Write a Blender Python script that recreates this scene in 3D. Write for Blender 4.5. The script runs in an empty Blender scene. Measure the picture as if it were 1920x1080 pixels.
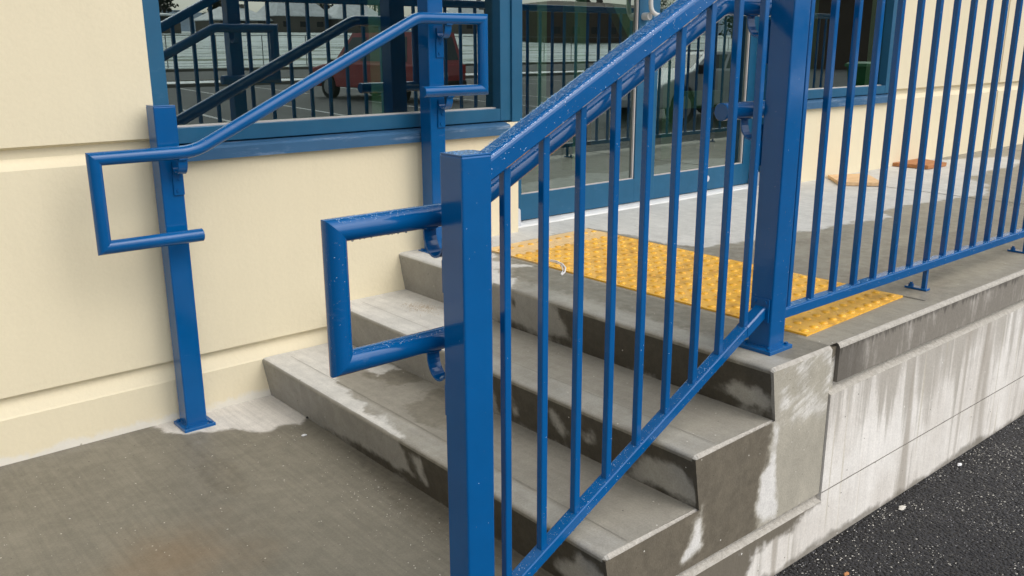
import bpy, bmesh, math, random
from mathutils import Vector, Matrix, noise as mnoise
R = math.radians
random.seed(7)
C = bpy.context.scene.collection
SC = bpy.context.scene

# ------------------------------------------------------------------ camera
YAW, PITCH, ROLL, F = R(40.257414), R(-15.217168), R(-0.188037), 1667.8589
fw = Vector((math.sin(YAW)*math.cos(PITCH), math.cos(YAW)*math.cos(PITCH), math.sin(PITCH)))
rt = Vector((math.cos(YAW), -math.sin(YAW), 0)); up = rt.cross(fw)
rt2 = rt*math.cos(ROLL)+up*math.sin(ROLL); up2 = -rt*math.sin(ROLL)+up*math.cos(ROLL)
cam_d = bpy.data.cameras.new('camera'); cam = bpy.data.objects.new('camera', cam_d); C.objects.link(cam)
m = Matrix((rt2, up2, -fw)).transposed().to_4x4(); m.translation = Vector((-1.42348, -3.252707, 1.382661))
cam.matrix_world = m
cam_d.sensor_width = 36; cam_d.lens = F*36/1920; cam_d.clip_start = .05; cam_d.clip_end = 5000
SC.camera = cam

# ------------------------------------------------------------------ light
SUN_DIR = Vector((.30, -.75, .95)).normalized()          # towards the sun
w = bpy.data.worlds.new('World'); SC.world = w; w.use_nodes = True
nt = w.node_tree; nt.nodes.clear()
sky = nt.nodes.new('ShaderNodeTexSky'); sky.sky_type = 'NISHITA'; sky.sun_disc = False
sky.sun_elevation = math.asin(SUN_DIR.z); sky.sun_rotation = math.atan2(SUN_DIR.x, SUN_DIR.y)
sky.air_density = 1.0; sky.dust_density = 3.0; sky.ozone_density = 1.0
hs = nt.nodes.new('ShaderNodeHueSaturation'); hs.inputs['Saturation'].default_value = .34; hs.inputs['Value'].default_value = 1.0
bg = nt.nodes.new('ShaderNodeBackground'); bg.inputs['Strength'].default_value = .15
wo = nt.nodes.new('ShaderNodeOutputWorld')
nt.links.new(sky.outputs[0], hs.inputs['Color']); nt.links.new(hs.outputs[0], bg.inputs['Color']); nt.links.new(bg.outputs[0], wo.inputs['Surface'])
sd = bpy.data.lights.new('sun', 'SUN'); sd.energy = .95; sd.angle = R(75); sd.color = (1.0, .975, .94)
so = bpy.data.objects.new('sun', sd); C.objects.link(so)
so.rotation_euler = (-SUN_DIR).to_track_quat('-Z', 'Y').to_euler()
SC.view_settings.view_transform = 'Standard'; SC.view_settings.look = 'None'
SC.view_settings.exposure = 0.42; SC.view_settings.gamma = 1.0

# ------------------------------------------------------------------ materials
def srgb(r, g, b):
    f = lambda c: (c/255/12.92) if c/255 <= .04045 else ((c/255+.055)/1.055)**2.4
    return (f(r), f(g), f(b), 1)
class NT:
    def __init__(s, name):
        s.m = bpy.data.materials.new(name); s.m.use_nodes = True; s.t = s.m.node_tree; s.t.nodes.clear()
        s.out = s.n('ShaderNodeOutputMaterial')
    def n(s, k, **kw):
        x = s.t.nodes.new(k)
        for a, b in kw.items(): setattr(x, a, b)
        return x
    def l(s, a, b): s.t.links.new(a, b)
    def put(s, sock, v):
        if isinstance(v, bpy.types.NodeSocket): s.l(v, sock)
        elif v is not None: sock.default_value = v
    def math(s, op, a, b=None, c=None, clamp=False):
        x = s.n('ShaderNodeMath', operation=op, use_clamp=clamp)
        s.put(x.inputs[0], a); s.put(x.inputs[1], b)
        if c is not None: s.put(x.inputs[2], c)
        return x.outputs[0]
    def pos(s, sx=1, sy=1, sz=1):
        g = s.n('ShaderNodeNewGeometry'); mp = s.n('ShaderNodeVectorMath', operation='MULTIPLY'); s.l(g.outputs['Position'], mp.inputs[0])
        mp.inputs[1].default_value = (sx, sy, sz); return mp.outputs[0]
    def xyz(s):
        g = s.n('ShaderNodeNewGeometry'); sp = s.n('ShaderNodeSeparateXYZ'); s.l(g.outputs['Position'], sp.inputs[0]); return sp.outputs
    def noise(s, scale, detail=4, rough=.55, vec=None, dist=0):
        x = s.n('ShaderNodeTexNoise'); x.inputs['Scale'].default_value = scale; x.inputs['Detail'].default_value = detail
        x.inputs['Roughness'].default_value = rough; x.inputs['Distortion'].default_value = dist
        s.l(vec if vec is not None else s.pos(), x.inputs['Vector']); return x.outputs[0]
    def vor(s, scale, vec=None, feat='F1', col=False):
        x = s.n('ShaderNodeTexVoronoi', feature=feat); x.inputs['Scale'].default_value = scale
        s.l(vec if vec is not None else s.pos(), x.inputs['Vector']); return (x.outputs['Distance'], x.outputs['Color']) if col else x.outputs['Distance']
    def mr(s, v, a, b, c=0., d=1., smooth=True):
        x = s.n('ShaderNodeMapRange', interpolation_type='SMOOTHSTEP' if smooth else 'LINEAR')
        s.put(x.inputs['Value'], v)
        for k, q in zip(('From Min', 'From Max', 'To Min', 'To Max'), (a, b, c, d)): x.inputs[k].default_value = q
        return x.outputs[0]
    def mix(s, f, a, b, mode='MIX'):
        x = s.n('ShaderNodeMix', data_type='RGBA', blend_type=mode)
        s.put(x.inputs[0], f); s.put(x.inputs[6], a); s.put(x.inputs[7], b); return x.outputs[2]
    def scale(s, col, f):   # multiply a colour by a number socket
        x = s.n('ShaderNodeVectorMath', operation='SCALE'); s.put(x.inputs[0], col if isinstance(col, bpy.types.NodeSocket) else None)
        if not isinstance(col, bpy.types.NodeSocket): x.inputs[0].default_value = col[:3]
        s.put(x.inputs['Scale'], f); return x.outputs[0]
    def attr(s, name):
        x = s.n('ShaderNodeAttribute'); x.attribute_name = name; return x.outputs['Fac']
    def bsdf(s, col, rough=.5, bump=None, bstr=.3, bdist=.01, metal=0, coat=0, spec=.5, coat_rough=.05):
        p = s.n('ShaderNodeBsdfPrincipled'); s.put(p.inputs['Base Color'], col); s.put(p.inputs['Roughness'], rough)
        p.inputs['Metallic'].default_value = metal; p.inputs['Coat Weight'].default_value = coat
        p.inputs['Coat Roughness'].default_value = coat_rough; p.inputs['Specular IOR Level'].default_value = spec
        if bump is not None:
            b = s.n('ShaderNodeBump'); b.inputs['Strength'].default_value = bstr; b.inputs['Distance'].default_value = bdist
            s.l(bump, b.inputs['Height']); s.l(b.outputs[0], p.inputs['Normal'])
        s.l(p.outputs[0], s.out.inputs[0]); return p

def concrete(name, mid, dark, pale, amp=.10, bumpy=.5, brush=None, spots=.0, smear=False, grain=0):
    """damp concrete: attribute 'wet' > 0 inside soaked patches, 'dry' > 0 inside dried-out patches"""
    s = NT(name)
    n1 = s.noise(7, 6, .65); n2 = s.noise(34, 4, .6)
    e = s.math('ADD', s.math('MULTIPLY', s.math('SUBTRACT', n1, .5), amp*1.5), s.math('MULTIPLY', s.math('SUBTRACT', n2, .5), amp*.45))
    wet = s.mr(s.math('SUBTRACT', s.attr('wet'), e), -.010, .018)
    dry = s.mr(s.math('ADD', s.attr('dry'), e), -.012, .018)
    big = s.noise(2.3, 5, .6)
    col = s.mix(s.mr(big, .3, .7), mid, tuple(c*.84 for c in mid[:3])+(1,))
    col = s.mix(dry, col, s.mix(s.mr(n1, .3, .7), pale, tuple(c*.86 for c in pale[:3])+(1,)))
    col = s.mix(wet, col, s.mix(s.mr(n2, .3, .7), dark, tuple(c*1.25 for c in dark[:3])+(1,)))
    nose = s.attr('nose')
    col = s.mix(s.math('MULTIPLY', nose, s.mr(n1, .3, .7, .2, .95)), col, s.mix(.30, col, srgb(196, 196, 190)))
    if smear:      # chalky trowel smears on the dry end of the block
        x_, y_, z_ = s.xyz()
        zone = s.math('MULTIPLY', s.mr(x_, .70, .74), s.mr(s.math('ADD', z_, s.math('MULTIPLY', s.math('SUBTRACT', n1, .5), .22)), .25, .33))
        rot = s.n('ShaderNodeVectorRotate', rotation_type='Y_AXIS'); s.l(s.pos(), rot.inputs[0]); rot.inputs['Angle'].default_value = R(20)
        sc_ = s.n('ShaderNodeVectorMath', operation='MULTIPLY'); s.l(rot.outputs[0], sc_.inputs[0]); sc_.inputs[1].default_value = (11, 11, 75)
        k_ = s.math('ADD', s.math('MULTIPLY', s.noise(1, 5, .7, sc_.outputs[0]), .45), s.math('MULTIPLY', s.noise(11, 4, .6), .55))
        col = s.mix(s.math('MULTIPLY', zone, s.mr(k_, .45, .62, 0, .75)), col, pale)
    fine = s.noise(170, 3, .7)
    f = s.math('ADD', s.mr(fine, .25, .75, .88, 1.10), 0)
    if brush:
        bn = s.noise(1, 4, .6, s.pos(*brush)); f = s.math('MULTIPLY', f, s.mr(bn, .3, .7, .94-grain, 1.05+grain))
    blotch = s.noise(16, 5, .7, dist=.4); f = s.math('MULTIPLY', f, s.mr(blotch, .25, .75, .92, 1.06))
    col = s.scale(col, f)
    # small white grit and dark pits
    d, c = s.vor(55, col=True)
    sp = s.n('ShaderNodeSeparateColor'); s.l(c, sp.inputs[0])
    grit = s.math('MULTIPLY', s.math('LESS_THAN', d, .13), s.math('LESS_THAN', sp.outputs[0], spots))
    col = s.mix(grit, col, (.62, .59, .52, 1))
    d2, c2 = s.vor(38, col=True); sp2 = s.n('ShaderNodeSeparateColor'); s.l(c2, sp2.inputs[0])
    pit = s.math('MULTIPLY', s.math('LESS_THAN', d2, .10), s.math('LESS_THAN', sp2.outputs[1], .05))
    col = s.mix(s.math('MULTIPLY', pit, .7), col, (.03, .028, .024, 1))
    rough = s.math('SUBTRACT', .80, s.math('MULTIPLY', s.math('SUBTRACT', 1.0, dry), s.mr(blotch, .35, .65, .22, .36)))
    s.bsdf(col, rough, s.math('ADD', s.math('MULTIPLY', n2, .6), s.math('MULTIPLY', fine, .5)), bumpy, .003, spec=.4)
    return s.m

M = {}
M['tread'] = concrete('damp_trowelled_concrete', srgb(155, 150, 138), srgb(118, 113, 101), srgb(212, 209, 201), .12, .45, brush=(45, 4, 20), spots=.05)
M['riser'] = concrete('riser_concrete', srgb(154, 150, 141), srgb(70, 65, 55), srgb(166, 162, 152), .06, .5, spots=.015)
M['walk'] = concrete('wet_sidewalk_concrete', srgb(126, 121, 108), srgb(108, 103, 91), srgb(214, 209, 200), .07, .4, brush=(70, 2.2, 20), spots=.05, grain=.025)
M['landing'] = concrete('landing_concrete', srgb(150, 144, 130), srgb(128, 122, 110), srgb(204, 202, 196), .14, .35, brush=(50, 5, 20), spots=.03)
M['block'] = concrete('block_side_concrete', srgb(176, 170, 155), srgb(103, 96, 83), srgb(226, 223, 217), .07, .5, brush=(14, 14, 5), spots=.07, smear=True)

def wall_stem():
    s = NT('streaked_retaining_concrete'); x, y, z = s.xyz()
    st = s.noise(1, 4, .6, s.pos(17, 17, .8)); st2 = s.noise(1, 5, .7, s.pos(60, 60, 2.5)); b = s.noise(3.5, 5, .65)
    hz = s.mr(z, .02, .35, .0, .20, False)           # drips hang from the ledge
    k = s.math('ADD', s.math('ADD', s.math('MULTIPLY', st, .8), s.math('MULTIPLY', b, .2)), hz)
    col = s.mix(s.mr(b, .3, .7), srgb(234, 230, 223), srgb(214, 208, 199))
    col = s.mix(s.mr(k, .55, .72, 0, .68), col, srgb(156, 149, 137))
    col = s.mix(s.mr(s.noise(1, 2, .5, s.pos(7, 7, .5)), .60, .68, 0, .8), col, srgb(166, 158, 146))
    col = s.mix(s.mr(s.noise(1, 3, .5, s.pos(31, 31, .9)), .62, .70, 0, .5), col, srgb(182, 173, 150))
    low = s.mr(s.math('ADD', z, s.math('MULTIPLY', s.noise(9, 5, .6), .10)), -.118, -.145)
    col = s.mix(s.math('MULTIPLY', low, .8), col, srgb(120, 114, 102))
    sd_ = s.mr(s.math('ADD', s.attr('wet'), s.math('MULTIPLY', s.math('SUBTRACT', s.noise(8, 5, .6), .5), .12)), -.01, .015)
    col = s.mix(sd_, col, srgb(112, 105, 92))
    col = s.scale(col, s.math('MULTIPLY', s.mr(st2, .25, .75, .92, 1.04), s.mr(s.noise(140, 3, .7), .25, .75, .9, 1.08)))
    d, c = s.vor(42, col=True); sp = s.n('ShaderNodeSeparateColor'); s.l(c, sp.inputs[0])
    col = s.mix(s.math('MULTIPLY', s.math('LESS_THAN', d, .14), s.math('LESS_THAN', sp.outputs[0], .08)), col, (.75, .73, .68, 1))
    col = s.mix(s.math('MULTIPLY', s.math('LESS_THAN', d, .12), s.math('GREATER_THAN', sp.outputs[0], .95)), col, (.18, .16, .13, 1))
    s.bsdf(col, .75, s.noise(60, 4, .6), .4, .003); return s.m
M['stem'] = wall_stem()
def coping_mat():
    s = NT('coping_concrete'); x, y, z = s.xyz()
    n = s.noise(1, 5, .65, s.pos(26, 26, 3.5)); b = s.noise(5, 5, .65)
    k = s.math('ADD', s.math('MULTIPLY', n, .6), s.math('MULTIPLY', b, .4))
    col = s.mix(s.mr(k, .50, .66), srgb(132, 126, 116), srgb(176, 170, 161))
    col = s.mix(s.math('MULTIPLY', s.mr(x, 1.25, 1.12), .75), col, srgb(92, 87, 79))
    drip = s.mr(s.math('ADD', z, s.math('MULTIPLY', s.noise(1, 4, .6, s.pos(60, 60, 1)), .11)), .515, .535)
    col = s.mix(s.math('MULTIPLY', drip, .7), col, srgb(72, 68, 60))
    col = s.scale(col, s.mr(s.noise(150, 3, .7), .25, .75, .88, 1.1))
    s.bsdf(col, .6, s.noise(60, 4), .4, .003); return s.m
M['coping'] = coping_mat()
def worn():
    s = NT('worn_concrete_edge'); n = s.noise(75, 5, .75)
    s.bsdf(s.mix(s.mr(n, .3, .7), srgb(186, 181, 171), srgb(160, 154, 143)), .8, n, .8, .006); return s.m
M['edge'] = worn()

def asphalt(name, base, grit):
    s = NT(name); d, c = s.vor(95, col=True); sp = s.n('ShaderNodeSeparateColor'); s.l(c, sp.inputs[0])
    d2, c2 = s.vor(210, col=True); sp2 = s.n('ShaderNodeSeparateColor'); s.l(c2, sp2.inputs[0])
    n = s.noise(120, 4, .7); big = s.noise(2.2, 5, .65)
    col = s.scale(base, s.mr(sp.outputs[1], 0, 1, .6, 1.5))
    col = s.mix(s.mr(s.noise(9, 6, .75), .5, .75, 0, .7), col, (.025, .024, .028, 1))
    dens = s.math('MULTIPLY', s.mr(big, .42, .62, .15, 1.3), grit)
    col = s.mix(s.math('MULTIPLY', s.math('LESS_THAN', d2, .42), s.math('LESS_THAN', sp2.outputs[0], dens)), col, (.42, .41, .42, 1))
    s.bsdf(col, s.mr(sp.outputs[2], 0, 1, .3, .7), s.math('ADD', s.math('MULTIPLY', n, .5), s.math('MULTIPLY', d, -1.2)), 1.0, .02); return s.m
M['asphalt'] = asphalt('wet_black_asphalt', (.0085, .0078, .0095, 1), .05)

def stucco():
    s = NT('cream_painted_wall'); x, y, z = s.xyz(); n = s.noise(1.2, 3, .5); f = s.noise(45, 3, .5)
    col = s.mix(s.mr(n, .3, .7), (.76, .675, .48, 1), (.735, .65, .46, 1))
    base = s.mr(s.math('ADD', z, s.math('MULTIPLY', s.math('SUBTRACT', s.noise(11, 6, .7), .5), .10)), .040, .012)
    col = s.mix(s.math('MULTIPLY', base, .8), col, (.74, .71, .64, 1))
    d, c = s.vor(24, col=True); sp = s.n('ShaderNodeSeparateColor'); s.l(c, sp.inputs[0])
    lowz = s.mr(z, .22, .14, .012, .10, False)
    pit = s.math('MULTIPLY', s.math('LESS_THAN', d, s.math('MULTIPLY', sp.outputs[1], .12)), s.math('LESS_THAN', sp.outputs[0], lowz))
    col = s.mix(s.math('MULTIPLY', pit, .55), col, (.22, .18, .11, 1))
    drip = s.math('MULTIPLY', s.mr(s.noise(1, 5, .65, s.pos(13, 13, .6)), .3, .7, .987, 1.003), s.mr(s.noise(90, 3, .7), .3, .7, .985, 1.01))
    col = s.scale(col, drip)
    s.bsdf(col, .62, s.math('ADD', f, s.math('MULTIPLY', s.noise(6, 3), 1.2)), .28, .004, spec=.3); return s.m
M['wall'] = stucco()

def paint(name, col, rough=.22, coat=.5, dust=0):
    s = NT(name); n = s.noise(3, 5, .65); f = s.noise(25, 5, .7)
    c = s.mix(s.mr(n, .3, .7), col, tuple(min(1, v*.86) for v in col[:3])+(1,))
    c = s.mix(s.mr(s.noise(1, 6, .75, s.pos(9, 9, 22)), .60, .78, 0, .10), c, (.35, .45, .60, 1))  # reflected bluish-white haze painted in as faint pale smudges
    if dust:
        c = s.mix(s.math('MULTIPLY', s.mr(s.noise(1, 6, .7, s.pos(4, 8, 30)), .52, .70), dust), c, (.30, .38, .50, 1))
    s.bsdf(c, s.mr(f, .3, .7, rough*.8, rough*1.5), s.noise(90, 3), .05, .001, coat=coat, spec=.30); return s.m
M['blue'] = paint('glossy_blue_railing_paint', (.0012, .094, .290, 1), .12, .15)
M['frame'] = paint('blue_window_frame_paint', (.014, .105, .205, 1), .38, .1)
M['sill'] = paint('dusty_blue_sill_paint', (.038, .12, .235, 1), .42, .1, dust=.55)
M['white_plastic'] = paint('white_plastic', (.62, .64, .68, 1), .5, 0)
M['threshold'] = paint('pale_threshold_strip', (.74, .74, .72, 1), .5, 0)
M['handle'] = paint('off_white_handle', (.60, .60, .58, 1), .3, .2)
M['gasket'] = paint('dusty_gasket', (.55, .51, .48, 1), .8, 0)
M['white_strip'] = paint('white_tie', (.80, .80, .80, 1), .5, 0)

def tactile():
    s = NT('yellow_tactile_surface'); n = s.noise(9, 6, .7); f = s.noise(60, 4, .7)
    col = s.mix(s.mr(f, .3, .7), (.90, .50, .040, 1), (.80, .39, .028, 1))
    col = s.mix(s.math('MULTIPLY', s.mr(n, .48, .66), .6), col, (.36, .18, .04, 1))
    col = s.mix(s.mr(s.math('ADD', s.attr('dry'), s.math('MULTIPLY', s.math('SUBTRACT', n, .5), .2)), -.03, .03, 0, .6), col, (.78, .58, .33, 1))
    s.bsdf(col, s.mr(n, .3, .7, .22, .5), f, .25, .002); return s.m
M['tactile'] = tactile()
def wood(name, a, b):
    s = NT(name); n = s.noise(1, 4, .6, s.pos(6, 60, 60)); s.bsdf(s.mix(s.mr(n, .3, .7), a, b), .7, n, .2, .002); return s.m
M['ply'] = wood('pale_plywood', (.76, .52, .29, 1), (.66, .42, .21, 1))
M['ply2'] = wood('brown_plywood', (.46, .20, .07, 1), (.38, .15, .05, 1))

def glass():
    s = NT('tinted_window_glass')
    t = s.n('ShaderNodeBsdfTransparent'); t.inputs[0].default_value = (.66, .80, .72, 1)
    g = s.n('ShaderNodeBsdfGlossy'); g.inputs['Roughness'].default_value = 0.0; g.inputs['Color'].default_value = (.88, 1, .93, 1)
    fr = s.n('ShaderNodeFresnel'); fr.inputs['IOR'].default_value = 3.7
    nz = s.noise(1.1, 2, .4); bp = s.n('ShaderNodeBump'); bp.inputs['Strength'].default_value = .02; bp.inputs['Distance'].default_value = .003
    s.l(nz, bp.inputs['Height']); s.l(bp.outputs[0], g.inputs['Normal'])
    gm = s.n('ShaderNodeNewGeometry'); mx = s.n('ShaderNodeMixShader'); s.l(s.math('MULTIPLY', fr.outputs[0], s.math('SUBTRACT', 1.0, gm.outputs['Backfacing'])), mx.inputs[0]); s.l(t.outputs[0], mx.inputs[1]); s.l(g.outputs[0], mx.inputs[2])
    s.l(mx.outputs[0], s.out.inputs[0]); return s.m
M['glass'] = glass()
def water():
    s = NT('water_drops'); t = s.n('ShaderNodeBsdfTransparent'); g = s.n('ShaderNodeBsdfGlossy'); g.inputs['Roughness'].default_value = .12; g.inputs['Color'].default_value = (.9, .96, 1, 1)
    mx = s.n('ShaderNodeMixShader'); d = s.n('ShaderNodeBsdfDiffuse'); d.inputs[0].default_value = (.17, .47, .86, 1); m2 = s.n('ShaderNodeMixShader'); m2.inputs[0].default_value = .68; s.l(g.outputs[0], m2.inputs[1]); s.l(d.outputs[0], m2.inputs[2]); mx.inputs[0].default_value = .46; s.l(t.outputs[0], mx.inputs[1]); s.l(m2.outputs[0], mx.inputs[2]); s.l(mx.outputs[0], s.out.inputs[0]); return s.m  # diffuse blue puts the refracted sky brightness into the drop colour
M['water'] = water()
def flat(name, col, rough=.7, metal=0, sc=3, var=.2):
    s = NT(name); n = s.noise(sc, 4, .6); s.bsdf(s.mix(s.mr(n, .3, .7), col, tuple(c*(1-var) for c in col[:3])+(1,)), rough, metal=metal); return s.m
M['green_steel'] = flat('green_primed_steel', (.17, .27, .16, 1), .5)
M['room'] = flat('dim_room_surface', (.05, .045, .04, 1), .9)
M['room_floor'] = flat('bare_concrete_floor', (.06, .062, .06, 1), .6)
M['cardboard'] = flat('brown_cardboard', (.22, .13, .06, 1), .8)
M['lot'] = flat('grey_parking_asphalt', (.055, .062, .066, 1), .8, sc=.6, var=.3)
M['line'] = flat('white_line_paint', (.55, .56, .56, 1), .7, sc=4)
M['kerb'] = flat('old_kerb_concrete', (.20, .19, .16, 1), .8, sc=2)
M['snow'] = flat('snow', (.90, .93, .95, 1), .6, sc=1)
def snowfield():
    s = NT('patchy_snow_on_grass'); n = s.noise(1, 5, .6, s.pos(.05, .35, 1)); g = s.noise(.9, 5, .7)
    col = s.mix(s.mr(s.math('ADD', n, s.math('MULTIPLY', g, .35)), .52, .70), (.13, .17, .10, 1), (.66, .74, .74, 1))
    s.bsdf(col, .8); return s.m
M['field'] = snowfield()
M['red'] = paint('dull_red_car_paint', (.40, .055, .06, 1), .3, .5)
M['dark_car'] = paint('dark_car_paint', (.02, .022, .028, 1), .3, .5)
M['white_car'] = paint('white_car_paint', (.6, .62, .64, 1), .3, .5)
M['car_glass'] = flat('car_glass', (.05, .07, .07, 1), .08)
M['tyre'] = flat('tyre_rubber', (.015, .015, .016, 1), .8)
M['rim'] = flat('wheel_rim', (.45, .46, .47, 1), .35, .6)
M['lamp_red'] = flat('red_lamp_plastic', (.45, .02, .02, 1), .2)
M['plate'] = flat('pale_number_plate', (.6, .62, .6, 1), .5)
M['siding'] = flat('beige_siding', (.16, .14, .12, 1), .8, sc=.3)
M['brown_siding'] = flat('brown_siding', (.085, .060, .042, 1), .8, sc=.3)
M['dark_pane'] = flat('dark_window_pane', (.03, .035, .04, 1), .15)
M['bark'] = flat('bark', (.07, .055, .045, 1), .9)
M['needle'] = flat('dark_needles', (.018, .028, .018, 1), .9, sc=1, var=.5)
M['twig'] = flat('bare_twigs', (.055, .048, .040, 1), .9, sc=1, var=.5)
M['galv'] = flat('galvanised_steel', (.22, .23, .24, 1), .5, .5)
M['hill'] = flat('hazy_wooded_hill', (.16, .24, .33, 1), .95, sc=.004, var=.3)  # distance haze is put into the blue-grey base colour
M['green_bin'] = flat('green_bin_plastic', (.02, .16, .05, 1), .4)

# ------------------------------------------------------------------ mesh helpers
def link(name, me, mat, parent=None):
    o = bpy.data.objects.new(name, me); C.objects.link(o)
    if mat is not None:
        for x in (mat if isinstance(mat, (list, tuple)) else [mat]): me.materials.append(x)
    if parent is not None: o.parent = parent
    return o
def tag(o, label, cat, group=None, kind=None):
    if label: o['label'] = label
    if cat: o['category'] = cat
    if group: o['group'] = group
    if kind: o['kind'] = kind
    return o
def empty(name, loc, label=None, cat=None, group=None):
    o = bpy.data.objects.new(name, None); o.location = loc; C.objects.link(o); o.empty_display_size = .1
    tag(o, label, cat, group); bpy.context.view_layer.update(); return o
def adopt(o, parent):     # parent without moving (all meshes are written in world coordinates)
    o.parent = parent; o.matrix_parent_inverse = Matrix.Translation(-parent_world(parent)); return o
def parent_world(p):
    v = Vector(p.location)
    if p.parent: v = v  # children keep world-coordinate meshes, only roots have a location
    return v if p.type == 'EMPTY' else Vector((0, 0, 0))
class MB:
    def __init__(s): s.v = []; s.f = []; s.mi = []; s.sm = []
    def add(s, vs, fs, mi=0, smooth=False):
        b = len(s.v); s.v += [tuple(v) for v in vs]; s.f += [tuple(i+b for i in f) for f in fs]; s.mi += [mi]*len(fs); s.sm += [smooth]*len(fs)
    def box(s, x0, x1, y0, y1, z0, z1, mi=0, bev=0, seg=2):
        if bev <= 0:
            vs = [(x, y, z) for z in (z0, z1) for y in (y0, y1) for x in (x0, x1)]
            s.add(vs, [(0, 2, 3, 1), (4, 5, 7, 6), (0, 1, 5, 4), (2, 6, 7, 3), (0, 4, 6, 2), (1, 3, 7, 5)], mi); return
        bm = bmesh.new(); bmesh.ops.create_cube(bm, size=1)
        for v in bm.verts: v.co = Vector(((x0+x1)/2+v.co.x*(x1-x0), (y0+y1)/2+v.co.y*(y1-y0), (z0+z1)/2+v.co.z*(z1-z0)))
        bmesh.ops.bevel(bm, geom=list(bm.edges), offset=bev, segments=seg, affect='EDGES', profile=.5)
        bm.verts.ensure_lookup_table(); s.add([v.co.copy() for v in bm.verts], [[v.index for v in f.verts] for f in bm.faces], mi); bm.free()
    def prism(s, pts, a, b, axis, mi=0, cap=True):
        """closed outline of 2-D pts swept from a to b along axis ('x': pts=(y,z), 'y': (x,z), 'z': (x,y))"""
        n = len(pts); g = {'x': lambda p, t: (t, p[0], p[1]), 'y': lambda p, t: (p[0], t, p[1]), 'z': lambda p, t: (p[0], p[1], t)}[axis]
        vs = [g(p, a) for p in pts]+[g(p, b) for p in pts]
        fs = [(i, (i+1) % n, (i+1) % n+n, i+n) for i in range(n)]
        if cap: fs += [tuple(range(n))[::-1], tuple(range(n, 2*n))]
        s.add(vs, fs, mi)
    def ring_sweep(s, rings, closed=True, caps=True, mi=0, smooth=True):
        n = len(rings[0]); vs = [p for r in rings for p in r]; fs = []
        for k in range(len(rings)-1):
            for i in range(n): j = (i+1) % n; fs.append((k*n+i, k*n+j, (k+1)*n+j, (k+1)*n+i))
        s.add(vs, fs, mi, smooth)
        if caps: s.add(list(rings[0]), [tuple(range(n))[::-1]], mi); s.add(list(rings[-1]), [tuple(range(n))], mi)
    def pipe(s, pts, r, seg=24, mitre=(), mi=0):
        """round pipe along pts; indices in mitre are sharp welded mitres"""
        pts = [Vector(p) for p in pts]; n = len(pts); run = []
        for i, p in enumerate(pts):
            d0 = (p-pts[i-1]).normalized() if i > 0 else None; d1 = (pts[i+1]-p).normalized() if i < n-1 else None
            if d0 is None: nn = d1; ax = d1
            elif d1 is None: nn = d0; ax = d0
            else: nn = (d0+d1).normalized(); ax = d0
            ref = Vector((0, 1, 0)); u = ref-ax*ref.dot(ax)
            if u.length < 1e-4: u = Vector((1, 0, 0))-ax*ax.x
            u.normalize(); vv = ax.cross(u)
            ring = []
            for k in range(seg):
                a = 2*math.pi*k/seg; q = u*math.cos(a)*r+vv*math.sin(a)*r
                t = -(q.dot(nn))/ax.dot(nn); ring.append(p+q+ax*t)
            run.append(ring)
            if i in mitre:
                s.ring_sweep(run, caps=False, mi=mi); 
                # continue with the same ring points re-ordered for the new frame
                ax2 = d1; u2 = ref-ax2*ref.dot(ax2); u2.normalize(); v2 = ax2.cross(u2); ring2 = []
                for k in range(seg):
                    a = 2*math.pi*k/seg; q = u2*math.cos(a)*r+v2*math.sin(a)*r
                    t = -(q.dot(nn))/ax2.dot(nn); ring2.append(p+q+ax2*t)
                run = [ring2]
        s.ring_sweep(run, caps=False, mi=mi)
        for e, o_ in ((0, 1), (n-1, n-2)):
            ax = (pts[e]-pts[o_]).normalized(); ref = Vector((0, 1, 0)); u = ref-ax*ref.dot(ax); u.normalize(); v = ax.cross(u)
            a_ = [2*math.pi*k/seg for k in range(seg)]
            r1 = [pts[e]+u*math.cos(a)*r+v*math.sin(a)*r for a in a_]; r2 = [pts[e]+ax*.002+u*math.cos(a)*(r-.002)+v*math.sin(a)*(r-.002) for a in a_]
            s.ring_sweep([r1, r2], caps=False, mi=mi); s.add(r2, [tuple(range(seg))], mi)
    def cyl(s, c, ax, r, h, seg=12, mi=0, r2=None):
        c = Vector(c); ax = Vector(ax).normalized(); u = ax.orthogonal().normalized(); v = ax.cross(u); r2 = r if r2 is None else r2
        A = [c+u*math.cos(2*math.pi*k/seg)*r+v*math.sin(2*math.pi*k/seg)*r for k in range(seg)]
        B = [c+ax*h+u*math.cos(2*math.pi*k/seg)*r2+v*math.sin(2*math.pi*k/seg)*r2 for k in range(seg)]
        s.ring_sweep([A, B], mi=mi)
    def build(s, name, mat, parent=None, attrs=None):
        me = bpy.data.meshes.new(name); me.from_pydata(s.v, [], s.f)
        me.polygons.foreach_set('material_index', s.mi); me.polygons.foreach_set('use_smooth', s.sm)
        bm = bmesh.new(); bm.from_mesh(me); bmesh.ops.recalc_face_normals(bm, faces=bm.faces); bm.to_mesh(me); bm.free(); me.update()
        if attrs:
            for an, fn in attrs.items():
                a = me.attributes.new(an, 'FLOAT', 'POINT'); a.data.foreach_set('value', [fn(v.co) for v in me.vertices])
        o = link(name, me, mat)
        if parent is not None: adopt(o, parent)
        return o

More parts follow.
